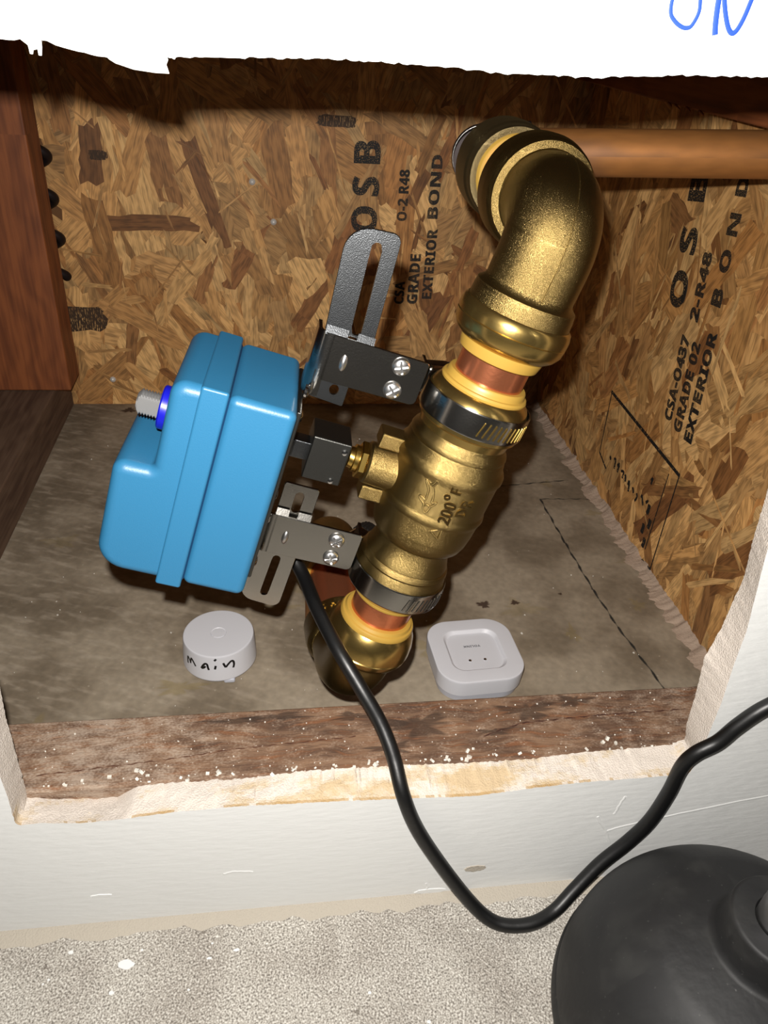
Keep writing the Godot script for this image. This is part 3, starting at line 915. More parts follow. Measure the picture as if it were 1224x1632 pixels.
func build_floor_and_boards() -> void:
	rng.seed = 6
	var g := Geo.new()
	var A := func(x: float, z: float) -> Vector2: return Vector2(x / 300.0, z / 300.0)
	g.quad(Vector3(-620, 0, 900), Vector3(620, 0, 900), Vector3(620, 0, -16), Vector3(-620, 0, -16), A.call(-620, 900), A.call(620, 900), A.call(620, -16), A.call(-620, -16))
	g.quad(Vector3(-620, -25, -16), Vector3(620, -25, -16), Vector3(620, -25, 900), Vector3(-620, -25, 900))
	g.quad(Vector3(-620, -25, 900), Vector3(620, -25, 900), Vector3(620, 0, 900), Vector3(-620, 0, 900))
	var fl := struct("floor", g, M.concrete)
	g = Geo.new()
	A = func(x: float, z: float) -> Vector2: return Vector2((x + 300.0) / 600.0, (z + 560.0) / 520.0)
	g.quad(Vector3(-345, 0, -16), Vector3(285, 0, -16), Vector3(285, 0, -566), Vector3(-345, 0, -566), A.call(-345, -16), A.call(285, -16), A.call(285, -566), A.call(-345, -566))
	g.quad(Vector3(-345, -25, -566), Vector3(285, -25, -566), Vector3(285, -25, -16), Vector3(-345, -25, -16))
	struct("floor", g, M.slab)
	# beige mortar band at the foot of the painted board
	g = Geo.new()
	var e := noise_of(0.05, FastNoiseLite.TYPE_SIMPLEX_SMOOTH, 4, 91)
	for i in 300:
		var x0 := -620.0 + i * 1240.0 / 300.0
		var x1 := x0 + 1240.0 / 300.0
		var w0 := 6.5 + e.get_noise_1d(x0) * 4.5
		var w1 := 6.5 + e.get_noise_1d(x1) * 4.5
		g.quad(Vector3(x0, 0.05, w0), Vector3(x1, 0.05, w1), Vector3(x1, 0.9, w1 - 3), Vector3(x0, 0.9, w0 - 3))
		g.quad(Vector3(x0, 0.9, w0 - 3), Vector3(x1, 0.9, w1 - 3), Vector3(x1, 1.2, -1), Vector3(x0, 1.2, -1))
	put("mortar_band", g, M.beige_mortar, fl, 60.0, false)
	# paint splashes
	for q in [[-94, 19.5, 3.6, 2.5], [-98.5, 31, 1.4, 0.9], [-119, 12, 1.3, 0.9], [-46, 18, 1.6, 0.8], [-58, 20.5, 1.2, 0.7], [-88, 14, 0.7, 0.6], [-126, 23, 0.7, 0.6], [-128, 24.5, 0.6, 0.5], [-57, 14, 0.6, 0.5], [12, 42, 0.9, 0.7], [36, 56, 1.0, 0.8], [-66, 33, 0.7, 0.5]]:
		var s := Geo.new()
		var o := PackedVector2Array()
		for k in 16:
			var a := TAU * k / 16
			o.push_back(Vector2(q[0] + cos(a) * q[2] * rng.randf_range(0.72, 1.1), -(q[1] + sin(a) * q[3] * rng.randf_range(0.72, 1.1))))
		s.plate(o, -0.2, 0.25, 0.1, PackedVector2Array(), Transform3D(Basis(Vector3.RIGHT, Vector3.FORWARD, Vector3.UP), Vector3.ZERO))
		put("paint_splash", s, M.paint, fl)
	# crusty mortar along the foot of the right panel
	g = Geo.new()
	var crust := func(i: int, k: int) -> Vector3:
		var z := -550.0 + i * 490.0 / 500.0
		var a := 9.5 + e.get_noise_2d(z, 5) * 8.0
		var h := 6.0 + e.get_noise_2d(z, 55) * 4.0
		var f := k / 5.0
		var lump := 0.0 if k == 0 or k == 5 else 0.7 * e.get_noise_2d(z * 5.0, 30.0 + k * 40.0) + 0.35 * e.get_noise_2d(z * 16.0, 200.0 + k * 60.0)
		return Vector3(266.0 - a * (1.0 - f), -0.1 + h * f * f + maxf(lump + 0.35 * sin(f * PI), -0.1), z)
	for i in 500:
		for k in 5:
			g.quad(crust.call(i, k), crust.call(i + 1, k), crust.call(i + 1, k + 1), crust.call(i, k + 1))
	var t := put("trim_1", g, M.mortar, self, 60.0, false)
	t.set_meta("kind", "structure")

	# boards
	var sb := Geo.new()
	sb.rbox(Vector3(-17, 39.5, -33.4), Vector3(566, 79, 38), 1.6, 3)
	for i in sb.v.size():
		var p := sb.v[i]
		sb.uv[i] = Vector2((p.x + 150.0) / 410.0, (p.z + 52.4 + (79.0 - p.y)) / 40.0)
	var sill := put("sill_board", sb, M.sill_wood)
	tag(sill, "weathered brown board on edge behind the lower edge of the opening, dusted white", "board")
	var st := board(Vector3(-300, 42.5, -528), Vector3(-212.5, 431, -490), 1, "stud", M.red_wood, "")
	tag(st, "upright reddish brown stud at the left of the cavity", "stud")
	var pl := board(Vector3(-329, 0.2, -549), Vector3(-228, 42, -54), 2, "floor_plate", M.grey_wood, "")
	tag(pl, "dusty flat board on the slab at the left, under the stud", "board")
	var hd := board(Vector3(243, 318, -549), Vector3(265, 431, -16), 2, "header_board", M.red_wood, "")
	tag(hd, "reddish board along the top of the right strand panel, above the copper pipe", "board")
	var sp := Geo.new()
	for q in [[-335.0, 6.0], [-318.0, 4.0], [-345.0, 3.0], [-300.0, 3.5]]:
		sp.tube(PackedVector3Array([Vector3(244, 318.4, q[0] - 8), Vector3(242.6, 317.4, q[0]), Vector3(242, 316.4, q[0] + q[1])]), [0.9, 0.6, 0.1], 6)
	put("splinter", sp, M.red_wood, hd).set_meta("kind", "stuff")

# ------------------------------------------------------------------ brass and copper
func frame_of(o: Vector3, y: Vector3, z: Vector3) -> Transform3D:
	var yy := y.normalized()
	var zz := (z - yy * z.dot(yy)).normalized()
	return Transform3D(Basis(yy.cross(zz), yy, zz), o)

func prof(a: Array) -> Array:
	var o := []
	for i in a.size() / 2: o.push_back(Vector2(a[i * 2], a[i * 2 + 1]))
	return o

var V := Transform3D(Basis(Vector3(0.95222518, -0.29883505, 0.06296676), Vector3(0.30048113, 0.95361196, -0.01831162), Vector3(-0.0545737, 0.03635711, 0.99784762)), Vector3(43.2, 184.6, -71.9))
var F := Transform3D(Basis(Vector3(0.96026231, -0.2720273, 0.06242957), Vector3(0.27371155, 0.96160247, -0.02006683), Vector3(-0.0545737, 0.03635711, 0.99784762)), Vector3(42.4, 184.8, -71.9))
const STEM := 7.0

# points of (turn in degrees from the front, height) on the valve's body
func on_body(a: Array, r: float) -> PackedVector3Array:
	var o := PackedVector3Array()
	for q in a:
		var t := deg_to_rad(q.x)
		o.push_back(Vector3(sin(t) * r, q.y, cos(t) * r))
	return o

func build_valve() -> void:
	var t := thing("ball_valve", "cast brass ball valve leaning beside the blue actuator, with raised fish emblem and lettering", "valve", V)
	var g := Geo.new()
	g.lathe(prof([33.5, 0, 33.5, 19.2, 31.5, 19.6, 30.2, 20.8, 28.8, 21.3, 27.4, 20.9, 26.6, 21.5, 23.4, 22.1, 22.2, 23.2, 20.8, 23.9, 19.0, 24.0, 17.6, 23.4, 16.0, 23.2, 2.0, 23.0, 1.0, 23.6, -0.6, 23.9, -2.2, 23.4, -3.2, 23.0, -10.0, 22.6, -14.5, 22.0, -17.5, 21.0, -19.4, 19.4, -20.2, 17.6, -22, 17.3, -25.0, 17.6, -28.0, 18.6, -30.0, 19.2, -31.0, 19.2, -31.8, 20.2, -33.4, 20.6, -34.4, 20.1, -36.5, 20.9, -38.5, 21.2, -39, 0]), 72)
	# stem boss towards the actuator
	var sx := Transform3D(Basis(Vector3(0, 1, 0), Vector3(-1, 0, 0), Vector3(0, 0, 1)), Vector3(0, STEM, 0))
	g.lathe(prof([10, 0, 10, 11.5, 17, 11.2, 20.5, 9.8, 23, 9.4, 33, 9.1, 33.8, 8.4, 33.8, 0]), 48, sx)
	var body := put("body", g, M.cast, t)
	for sgn in [1.0, -1.0]:
		var lg := Geo.new()
		lg.rbox(Vector3(-25.8, STEM + sgn * 12.6, -1.5), Vector3(12.4, 6.6, 11), 0.9, 2)
		put("mounting_lug", lg, M.cast, t)
	# polished ends
	g = Geo.new()
	g.lathe(prof([33, 0, 33, 19.2, 36.5, 19.9, 37.6, 21.4, 46, 21.7, 48.6, 21.3, 51, 20.2, 53, 18.4, 54.4, 16.2, 54.6, 0]), 64)
	put("polished_end", g, M.brass, t)
	g = Geo.new()
	g.lathe(prof([-51.5, 0, -51.5, 16.8, -50.6, 19.4, -48.4, 20.9, -46, 21.4, -38.5, 21.4, -38, 0]), 64)
	put("polished_end", g, M.brass, t)
	for q in [[53.0, 1.0], [-50.4, -1.0]]:
		g = Geo.new()
		var a: float = q[0]
		var s: float = q[1]
		g.lathe(prof([a, 0, a, 18.0, a + 1.1 * s, 18.3, a + 2.0 * s, 17.8, a + 2.2 * s, 16.9, a + 3.2 * s, 16.7, a + 4.4 * s, 16.5, a + 4.9 * s, 16.0, a + 4.9 * s, 0]), 56)
		put("release_collar", g, M.collar, t)
	# packing nut and stem
	g = Geo.new()
	var hexa := PackedVector2Array()
	for k in 6: hexa.push_back(Vector2(cos(TAU * k / 6 + 0.3), sin(TAU * k / 6 + 0.3)) * 8.0)
	g.plate(hexa, 34.1, 37.2, 0.5, PackedVector2Array(), Transform3D(Basis(Vector3(0, 1, 0), Vector3(0, 0, -1), Vector3(-1, 0, 0)), Vector3(0, STEM, 0)))
	put("packing_nut", g, M.brass_bright, t)
	g = Geo.new()
	g.lathe(prof([33, 0, 33, 5.2, 37.3, 5.2, 37.5, 5.9, 39.2, 5.9, 39.5, 4.7, 41.3, 4.5, 41.3, 0]), 32, sx)
	put("stem", g, M.brass_bright, t)
	# raised fish emblem
	g = Geo.new()
	var r := 23.1
	for q in [[Vector2(-31.8, 16.6), Vector2(-29.5, 15.8), Vector2(-27.1, 15.0), Vector2(-24.5, 15.9), Vector2(-22.4, 17.6), Vector2(-21.0, 18.0), Vector2(-21.4, 16.9), Vector2(-23.2, 15.0)],
		[Vector2(-31.8, 16.6), Vector2(-31.2, 15.6), Vector2(-28.0, 14.2), Vector2(-25.6, 12.8), Vector2(-24.8, 10.4), Vector2(-24.6, 8.0)],
		[Vector2(-25.2, 8.2), Vector2(-29.5, 8.9), Vector2(-31.8, 8.4), Vector2(-29.0, 7.4), Vector2(-25.0, 6.6), Vector2(-24.2, 5.6), Vector2(-23.0, 4.0), Vector2(-20.2, 3.0), Vector2(-18.6, 3.4), Vector2(-17.6, 5.0), Vector2(-17.4, 6.2)],
		[Vector2(-17.4, 6.2), Vector2(-14.5, 7.6), Vector2(-13.2, 9.0), Vector2(-15.0, 8.8), Vector2(-17.8, 8.4), Vector2(-18.2, 10.4), Vector2(-20.0, 12.8), Vector2(-23.2, 15.0)],
		[Vector2(-23.4, 5.6), Vector2(-21.0, 6.6), Vector2(-18.6, 6.2)]]:
		g.tube(smooth_path(Array(on_body(q, r + 0.1)), 4), 0.5, 8)
	put("fish_emblem", g, M.cast, t)
	g = Geo.new()
	g.tube(on_body([Vector2(-6.5, -4.1), Vector2(-1.0, -2.8), Vector2(4.3, -1.7), Vector2(4.4, -4.4), Vector2(4.5, -6.9), Vector2(-1.0, -5.6), Vector2(-6.5, -4.1)], r - 0.15), 0.5, 8)
	put("raised_triangle", g, M.cast, t)
	for q in [["2", -2.4, 2.4, 5.0], ["0", -2.6, 6.0, 5.0], ["0", -2.8, 9.6, 5.0], ["\u00b0", -5.5, 13.0, 6.0], ["F", -4.0, 16.6, 4.6], ["D", 12.6, 7.4, 5.0], ["R", 13.4, 11.6, 5.0]]:
		var a := deg_to_rad(q[1])
		var nrm := Vector3(sin(a), 0, cos(a))
		var tang := Vector3(cos(a), 0, -sin(a))
		letters("raised_letter", q[0], q[3], 1.1, M.cast, t, nrm * 23.1 + Vector3(0, q[2], 0) + tang * 1.6, Vector3.UP, -tang, 0.95)

# an elbow: two legs at right angles round a tight bend; leg 1 along +y from the corner, leg 2 along -z
func bend(g: Geo, r: float, leg1: float, leg2: float, tight: float) -> void:
	var path := PackedVector3Array()
	path.push_back(Vector3(0, leg1, 0))
	path.push_back(Vector3(0, lerpf(tight, leg1, 0.5), 0))
	for k in 17:
		var a := PI / 2.0 * k / 16
		path.push_back(Vector3(0, tight - tight * sin(a), -tight + tight * cos(a)))
	path.push_back(Vector3(0, 0, -lerpf(tight, leg2, 0.5)))
	path.push_back(Vector3(0, 0, -leg2))
	g.tube(path, r, 48, true, Vector3.RIGHT)

func build_pipes() -> void:
	var axis := V.basis.y
	var at := func(a: float) -> Vector3: return V.origin + axis * a
	# short copper stubs between the fittings
	var g := Geo.new()
	g.lathe(prof([56, 0, 56, 14.3, 74, 14.3, 74, 0]), 56)
	var s := thing("copper_stub", "short bright copper pipe between the upper brass elbow and the valve", "pipe", V)
	put("pipe", g, M.copper, s)
	g = Geo.new()
	g.lathe(prof([-72, 0, -72, 14.3, -54, 14.3, -54, 0]), 56)
	s = thing("copper_stub", "short copper pipe between the lower hose clamp and the lower brass elbow", "pipe", V)
	put("pipe", g, M.copper, s)

	# upper elbow: its open end looks down the valve, its other end into the cavity
	var e1 := V.origin + axis * 124.0
	var x1 := frame_of(e1, -axis, Vector3(0, 0, 1))
	var t := thing("brass_elbow", "large dusty cast brass elbow above the valve, under the torn drywall edge", "elbow", x1)
	g = Geo.new()
	bend(g, 17.6, 32, 30, 17.7)
	# end collars of the casting
	g.lathe(prof([27.5, 0, 27.5, 17.4, 29.5, 17.9, 31.2, 20.0, 34.0, 20.4, 37.6, 20.6, 37.9, 0]), 64)
	var zc := Transform3D(Basis(Vector3(1, 0, 0), Vector3(0, 0, -1), Vector3(0, 1, 0)), Vector3.ZERO)
	g.lathe(prof([23.5, 0, 23.5, 17.4, 24.6, 18.0, 25.4, 20.6, 27.5, 21.0, 28.5, 21.8, 33, 22.6, 41, 22.4, 44, 21.4, 46, 19.4, 46, 0]), 64, zc)
	put("body", g, M.cast, t)
	# casting seam on the outside of the bend
	g = Geo.new()
	var seam := PackedVector3Array()
	for k in 6: seam.push_back(Vector3(0.6, 30 - k * 2.4, 17.45))
	for k in 13:
		var a := PI / 2.0 * k / 12
		seam.push_back(Vector3(0.6, 17.7 - 17.7 * sin(a) - sin(a) * 17.45, -17.7 + 17.7 * cos(a) + cos(a) * 17.45))
	g.tube(seam, 0.5, 6, true, Vector3.RIGHT)
	put("casting_seam", g, M.cast, t)
	g = Geo.new()
	g.lathe(prof([37.6, 0, 37.6, 20.9, 38.6, 22.0, 41.0, 22.6, 43.4, 22.6, 43.7, 22.25, 44.0, 22.6, 47.5, 22.2, 50.0, 20.6, 51.8, 18.2, 52.4, 16.6, 52.4, 0]), 64)
	put("polished_end", g, M.brass, t)
	g = Geo.new()
	g.lathe(prof([51.4, 0, 51.4, 17.4, 53.4, 17.2, 56.6, 16.4, 57.2, 15.6, 57.2, 0]), 56)
	put("release_collar", g, M.collar, t)
	g = Geo.new()
	g.lathe(prof([45.4, 0, 45.4, 18.0, 48.0, 17.4, 49.4, 16.6, 49.6, 0]), 56, zc)
	put("release_collar", g, M.collar, t)

	# straight coupling behind it
	var xz := Transform3D(Basis(Vector3(1, 0, 0), Vector3(0, 0, -1), Vector3(0, 1, 0)), e1)
	t = thing("pipe_coupling", "brass push-fit coupling behind the upper elbow, half hidden by it", "coupling", xz)
	g = Geo.new()
	g.lathe(prof([68, 0, 68, 17.8, 68.6, 19.4, 69.6, 19.9, 74, 20.1, 75, 20.9, 84, 21.2, 92, 20.9, 93.5, 19.4, 95, 17.4, 108, 16.8, 112, 15.8, 116, 14.4, 118, 14.2, 118, 0]), 64)
	put("body", g, M.cast_dusty, t)
	g = Geo.new()
	g.lathe(prof([66.6, 0, 66.6, 16.0, 67.2, 16.6, 69.0, 17.4, 69.2, 0]), 56)
	put("release_collar", g, M.collar, t)
	g = Geo.new()
	g.lathe(prof([47, 0, 47, 14.3, 70, 14.3, 70, 0]), 48)
	var c := thing("copper_stub", "short copper pipe joining the upper brass elbow to the coupling behind it", "pipe", xz)
	put("pipe", g, M.copper, c)

	# soldered copper elbow and the horizontal pipe
	var e2 := e1 + Vector3(0, 0, -133)
	var run := Vector3(86.4, 5, 15).normalized()
	t = thing("copper_elbow", "heat-blackened copper elbow with a bright solder ring behind the brass coupling", "elbow", frame_of(e2, run, Vector3(0, 0, -1)))
	g = Geo.new()
	bend(g, 14.0, 24, 24, 14.2)
	var inv := frame_of(e2, run, Vector3(0, 0, -1))
	put("body", g, M.burnt_copper, t)
	g = Geo.new()
	g.lathe(prof([14, 0, 14, 14.1, 14.6, 14.7, 15.6, 14.7, 16.4, 14.1, 16.4, 0]), 40, zc)
	put("solder_ring", g, M.solder, t)
	g = Geo.new()
	g.lathe(prof([20, 0, 20, 11.1, 215, 11.1, 215, 0]), 48)
	s = thing("copper_pipe", "tarnished copper pipe running level to the right from behind the upper elbow", "pipe", frame_of(e2, run, Vector3(0, 0, 1)))
	put("pipe", g, M.old_copper, s)

	# lower elbow: up to the valve, back into the cavity
	var e3 := V.origin - axis * 110.0
	var back := Vector3(-0.02, 0.05, -1.0)
	var x3 := frame_of(e3, axis, -back)
	t = thing("brass_elbow", "polished brass elbow at the lowest point, behind the black cable", "elbow", x3)
	g = Geo.new()
	bend(g, 16.2, 30, 26, 17)
	var zb := zc
	g.lathe(prof([24, 0, 24, 16.4, 26, 18.6, 30, 19.4, 39, 19.6, 40, 19.2, 40, 0]), 56, zb)
	put("body", g, M.cast, t)
	g = Geo.new()
	g.lathe(prof([17.5, 0, 17.5, 17.6, 18.4, 19.8, 20.4, 21.0, 22.6, 21.4, 23.0, 21.0, 23.5, 21.5, 28, 21.2, 32, 20.2, 35, 18.6, 36.6, 17.2, 36.6, 0]), 64)
	for i in g.v.size(): g.v[i].y += 4.0
	put("polished_end", g, M.brass, t)
	g = Geo.new()
	g.lathe(prof([35.4, 0, 35.4, 18.0, 37.0, 18.3, 38.2, 17.7, 38.5, 16.8, 39.8, 16.2, 40.2, 15.2, 40.2, 0]), 56)
	for i in g.v.size(): g.v[i].y += 4.0
	put("release_collar", g, M.collar, t)
	# raised letters round the back collar
	for k in 9:
		var a := deg_to_rad(-46.0 + k * 15.0)
		var nrm := Vector3(sin(a), cos(a), 0)
		letters("raised_letter", "SHARKBITE"[k], 3.6, 0.9, M.brass, t, nrm * 19.6 + Vector3(0, 0, -35), Vector3(cos(a), -sin(a), 0), Vector3(0, 0, -1), 1.0)
	# pipe to the next fitting and that fitting itself, turned down to the slab
	var xb := frame_of(e3, back, axis)
	s = thing("copper_stub", "short copper pipe glimpsed under the lower steel bracket", "pipe", xb)
	g = Geo.new()
	g.lathe(prof([38, 0, 38, 14.3, 84, 14.3, 84, 0]), 48)
	put("pipe", g, M.copper, s)
	var e4 := e3 + back.normalized() * 118.0
	t = thing("brass_elbow", "shadowed brass elbow turned down to the slab behind the lower bracket", "elbow", frame_of(e4, Vector3(0, -1, 0.0), back))
	g = Geo.new()
	bend(g, 16.6, 30, 26, 17)
	g.lathe(prof([24, 0, 24, 16.6, 26, 19.4, 36, 20.0, 38, 18.0, 38, 0]), 48, zc)
	g.lathe(prof([24, 0, 24, 16.6, 26, 19.4, 36, 20.0, 38, 18.0, 38, 0]), 48)
	put("body", g, M.cast, t)
	g = Geo.new()
	g.lathe(prof([37, 0, 37, 17.8, 38.6, 17.4, 40.4, 16.2, 40.6, 0]), 48, zc)
	put("release_collar", g, M.collar, t)
	g = Geo.new()
	g.lathe(prof([-0.5, 0, -0.5, 14.3, e4.y - 30, 14.3, e4.y - 30, 0]), 40)
	s = thing("copper_riser", "copper pipe standing in the slab under the rear brass elbow", "pipe", Transform3D(Basis.IDENTITY, Vector3(e4.x, 0, e4.z)))
	put("pipe", g, M.old_copper, s)

# ------------------------------------------------------------------ actuator with its brackets
func build_actuator() -> void:
	var t := thing("valve_actuator", "bright blue plastic motor actuator bolted to the brass valve by steel brackets", "actuator", F)
	var g := Geo.new()
	# x runs towards the valve, y up along it, z to the camera
	g.rbox(Vector3(-80.5, -10.1, 0), Vector3(25, 85.6, 59.4), 3.2, 4)
	put("base_housing", g, M.blue, t)
	g = Geo.new()
	g.rbox(Vector3(-98.2, -10.2, 0), Vector3(10.0, 88.4, 61.8), 1.1, 3)
	put("rim_band", g, M.blue, t)
	g = Geo.new()
	g.round_plate(rounded([Vector2(-91.8, -53.2), Vector2(-91.8, 32.9), Vector2(-113.4, 32.9), Vector2(-113.4, -4.2), Vector2(-127.8, -4.2), Vector2(-127.8, -53.2)], [5.0, 5.0, 6.0, 1.5, 5.0, 11.0], 7), -29.8, 29.8, 4.2, 6)
	put("cover", g, M.blue, t)
	# dark seams between the shells
	g = Geo.new()
	g.rbox(Vector3(-98.2, -10.1, 0), Vector3(11.6, 84.6, 58.4), 2.0, 3)
	put("seam", g, M.seam_blue, t)
	# manual override knob
	var kx := Transform3D(Basis(Vector3(0, 1, 0), Vector3(-1, 0, 0), Vector3(0, 0, 1)), Vector3(0, 11.5, 8.0))
	g = Geo.new()
	g.lathe(prof([112, 0, 112, 8.6, 116.4, 8.6, 117.0, 8.0, 117.0, 0]), 40, kx)
	put("knob_ring", g, M.ring_blue, t)
	g = Geo.new()
	var th := [Vector2(114.5, 0)]
	for k in 9:
		th.push_back(Vector2(115.0 + k * 1.1, 4.3)); th.push_back(Vector2(115.5 + k * 1.1, 5.1))
	th.push_back(Vector2(125.2, 4.0)); th.push_back(Vector2(125.8, 3.0)); th.push_back(Vector2(125.8, 0))
	g.lathe(th, 40, kx)
	for i in g.v.size():
		var p := g.v[i]
		if p.z > 8.0 + 3.1: g.v[i].z = 8.0 + 3.1
	put("knob", g, M.knob, t, 25.0)
	# base plate, drive shaft and coupling block
	g = Geo.new()
	g.rbox(Vector3(-67.2, -8, 0), Vector3(1.8, 78, 46), 0.5, 1)
	put("mount_plate", g, M.dark_steel, t)
	g = Geo.new()
	g.rbox(Vector3(-61, STEM, 0), Vector3(12, 8, 8), 0.5, 1)
	put("drive_shaft", g, M.galv, t)
	g = Geo.new()
	g.rbox(Vector3(-49.6, STEM + 0.5, 0), Vector3(16, 19.4, 18.4), 0.7, 2)
	var blk := put("coupling_block", g, M.dark_steel, t)
	for q in [Vector2(-43.8, 13.5), Vector2(-45.6, -0.5)]:
		g = Geo.new()
		g.lathe(prof([0, 0, 0, 1.3, 0.7, 1.1, 0.9, 0.6, 0.9, 0]), 16, Transform3D(Basis(Vector3.RIGHT, Vector3.BACK, Vector3.DOWN), Vector3(q.x, q.y, 9.1)))
		put("set_screw", g, M.chrome, blk)
	# upper and lower bracket: a slotted slider plate behind, a bent arm in front
	var wf := 4.0
	for low in [false, true]:
		# slider
		var line: PackedVector2Array
		var mid: Vector2
		var hole: PackedVector2Array
		g = Geo.new()
		if not low:
			line = rounded([Vector2(-46.0, 57.5), Vector2(-48.6, 98.6), Vector2(-68.4, 96.4), Vector2(-65.2, 57.5)], [0.0, 3.2, 9.5, 0.0])
			mid = Vector2(-55.0, 76)
			hole = capsule(mid, 15.5, 2.1, 0.075)
			holed(g, line, hole, mid, wf - 4.2, wf - 2.6)
		else:
			line = rounded([Vector2(-47.6, -43), Vector2(-48.0, -75.2), Vector2(-66.8, -73.6), Vector2(-66.4, -43)], [0.0, 4.0, 6.5, 0.0])
			mid = Vector2(-56.0, -58.5)
			hole = capsule(mid, 9.6, 1.9, -0.03)
			holed(g, line, hole, mid, wf - 3.2, wf - 1.7)
		# the part that shows on the other side of the arm
		if not low:
			holed(g, rounded([Vector2(-50, 42), Vector2(-50, 30), Vector2(-64.6, 31), Vector2(-64.6, 42)], [0.0, 0.8, 1.2, 0.0]), ring_of(24, Vector2(-55.2, 36), Vector2(1.9, 2.2)), Vector2(-55.2, 36), wf - 1.8, wf - 0.4, 0.15)
		else:
			holed(g, rounded([Vector2(-46.8, -28), Vector2(-46.8, -10.8), Vector2(-62, -10.8), Vector2(-62, -28)], [0.0, 1.0, 1.0, 0.0]), capsule(Vector2(-54.4, -19), 3.2, 2.0, 0.0), Vector2(-54.4, -19), wf - 4.6, wf - 3.0)
		# jog between them, split by the slot
		var jy := 56.6 if not low else -26.2
		for q in ([[-45.8, -52.6], [-56.4, -65.0]] if not low else [[-46.8, -52.6], [-56.6, -62.0]]):
			g.quad(Vector3(q[1], jy, wf - 0.4), Vector3(q[0], jy, wf - 0.4), Vector3(q[0], jy + 3.2, wf - 2.1), Vector3(q[1], jy + 3.2, wf - 2.1))
			g.quad(Vector3(q[1], jy + 1.8, wf - 4.2), Vector3(q[0], jy + 1.8, wf - 4.2), Vector3(q[0], jy - 1.2, wf - 1.8), Vector3(q[1], jy - 1.2, wf - 1.8))
		put("slider_plate", g, M.galv if not low else M.steel, t)
		# arm
		g = Geo.new()
		var y0 := 38.4 if not low else -45.4
		var y1 := 57.2 if not low else -25.8
		g.plate(rounded([Vector2(-22.8, y0 + 0.5), Vector2(-22.8, y1), Vector2(-62.0, y1), Vector2(-62.0, y0)], [2.5, 1.0, 0.0, 0.0]), wf - 1.5, wf, 0.2)
		var pth := PackedVector2Array([Vector2(-61.0, wf)])
		for k in 9:
			var a := PI / 2.0 * k / 8
			pth.push_back(Vector2(-62.0 - 5.5 * sin(a), wf - 5.5 + 5.5 * cos(a)))
		pth.push_back(Vector2(-67.5, -10))
		g.strip(pth, 1.4, y0 if low else y0 - 7.0, y1)
		# lip rolled back against the clamp band
		g.strip(PackedVector2Array([Vector2(-22.8, -9), Vector2(-22.8, wf - 2.5), Vector2(-23.6, wf - 0.6), Vector2(-24.6, wf)]), 1.3, y0 + 1, y1 - 1)
		var arm := put("bracket_arm", g, M.steel, t)
		# rivet and two cross-head screws
		g = Geo.new()
		var rv := Vector2(-55.1, 47.6) if not low else Vector2(-55.3, -35.8)
		for i in 1:
			g.lathe(prof([-0.4, 0, -0.4, 1.0, 0.3, 0.95, 0.8, 0.6, 1.0, 0]), 20, Transform3D(Basis(Vector3(1.5, 0, 0), Vector3(0, 0, 1.3), Vector3(0, -3.4, 0)), Vector3(rv.x, rv.y, wf)))
		put("rivet", g, M.screw, arm)
		for q in ([Vector2(-33.3, 53.0), Vector2(-33.4, 42.8)] if not low else [Vector2(-33.4, -30.8), Vector2(-33.1, -40.4)]):
			cross_screw(arm, Vector3(q.x, q.y, wf), rng.randf_range(0.1, 0.9))
	# heads of the screws that hold the brackets to the base
	for q in [[-65.6, 33.0, 6.0], [-65.6, 24.0, 10.0], [-65.6, -13.5, 8.0], [-65.6, -24.0, 10.0], [-65.6, -47.0, 10.0]]:
		g = Geo.new()
		g.lathe(prof([0, 0, 0, 2.9, 1.0, 2.8, 1.9, 1.8, 2.2, 0]), 24, Transform3D(Basis(Vector3(0, 1, 0), Vector3(1, 0, 0), Vector3(0, 0, -1)), Vector3(q[0] - 0.8, q[1], q[2])))
		put("screw_head", g, M.chrome, t)

func cross_screw(parent: Node, at: Vector3, turn: float) -> void:
	var c := CSGCombiner3D.new()
	c.name = "screw"
	c.transform = Transform3D(Basis(Vector3.BACK, turn), at * MM)
	var head := Geo.new()
	head.lathe(prof([-0.3, 0, -0.3, 3.6, 0.7, 3.6, 1.5, 2.9, 2.0, 1.7, 2.15, 0]), 32, Transform3D(Basis(Vector3.RIGHT, Vector3.BACK, Vector3.DOWN), Vector3.ZERO))
	var h := CSGMesh3D.new()
	h.name = "head"
	h.mesh = head.mesh()
	h.material = M.screw
	c.add_child(h, true)
	for k in 2:
		var b := CSGBox3D.new()
		b.name = "cross_slot"
		b.operation = CSGShape3D.OPERATION_SUBTRACTION
		b.size = Vector3(5.4, 0.85, 1.9) * MM if k == 0 else Vector3(0.85, 5.4, 1.9) * MM
		b.position = Vector3(0, 0, 1.9) * MM
		b.material = M.screw
		c.add_child(b, true)
	parent.add_child(c, true)

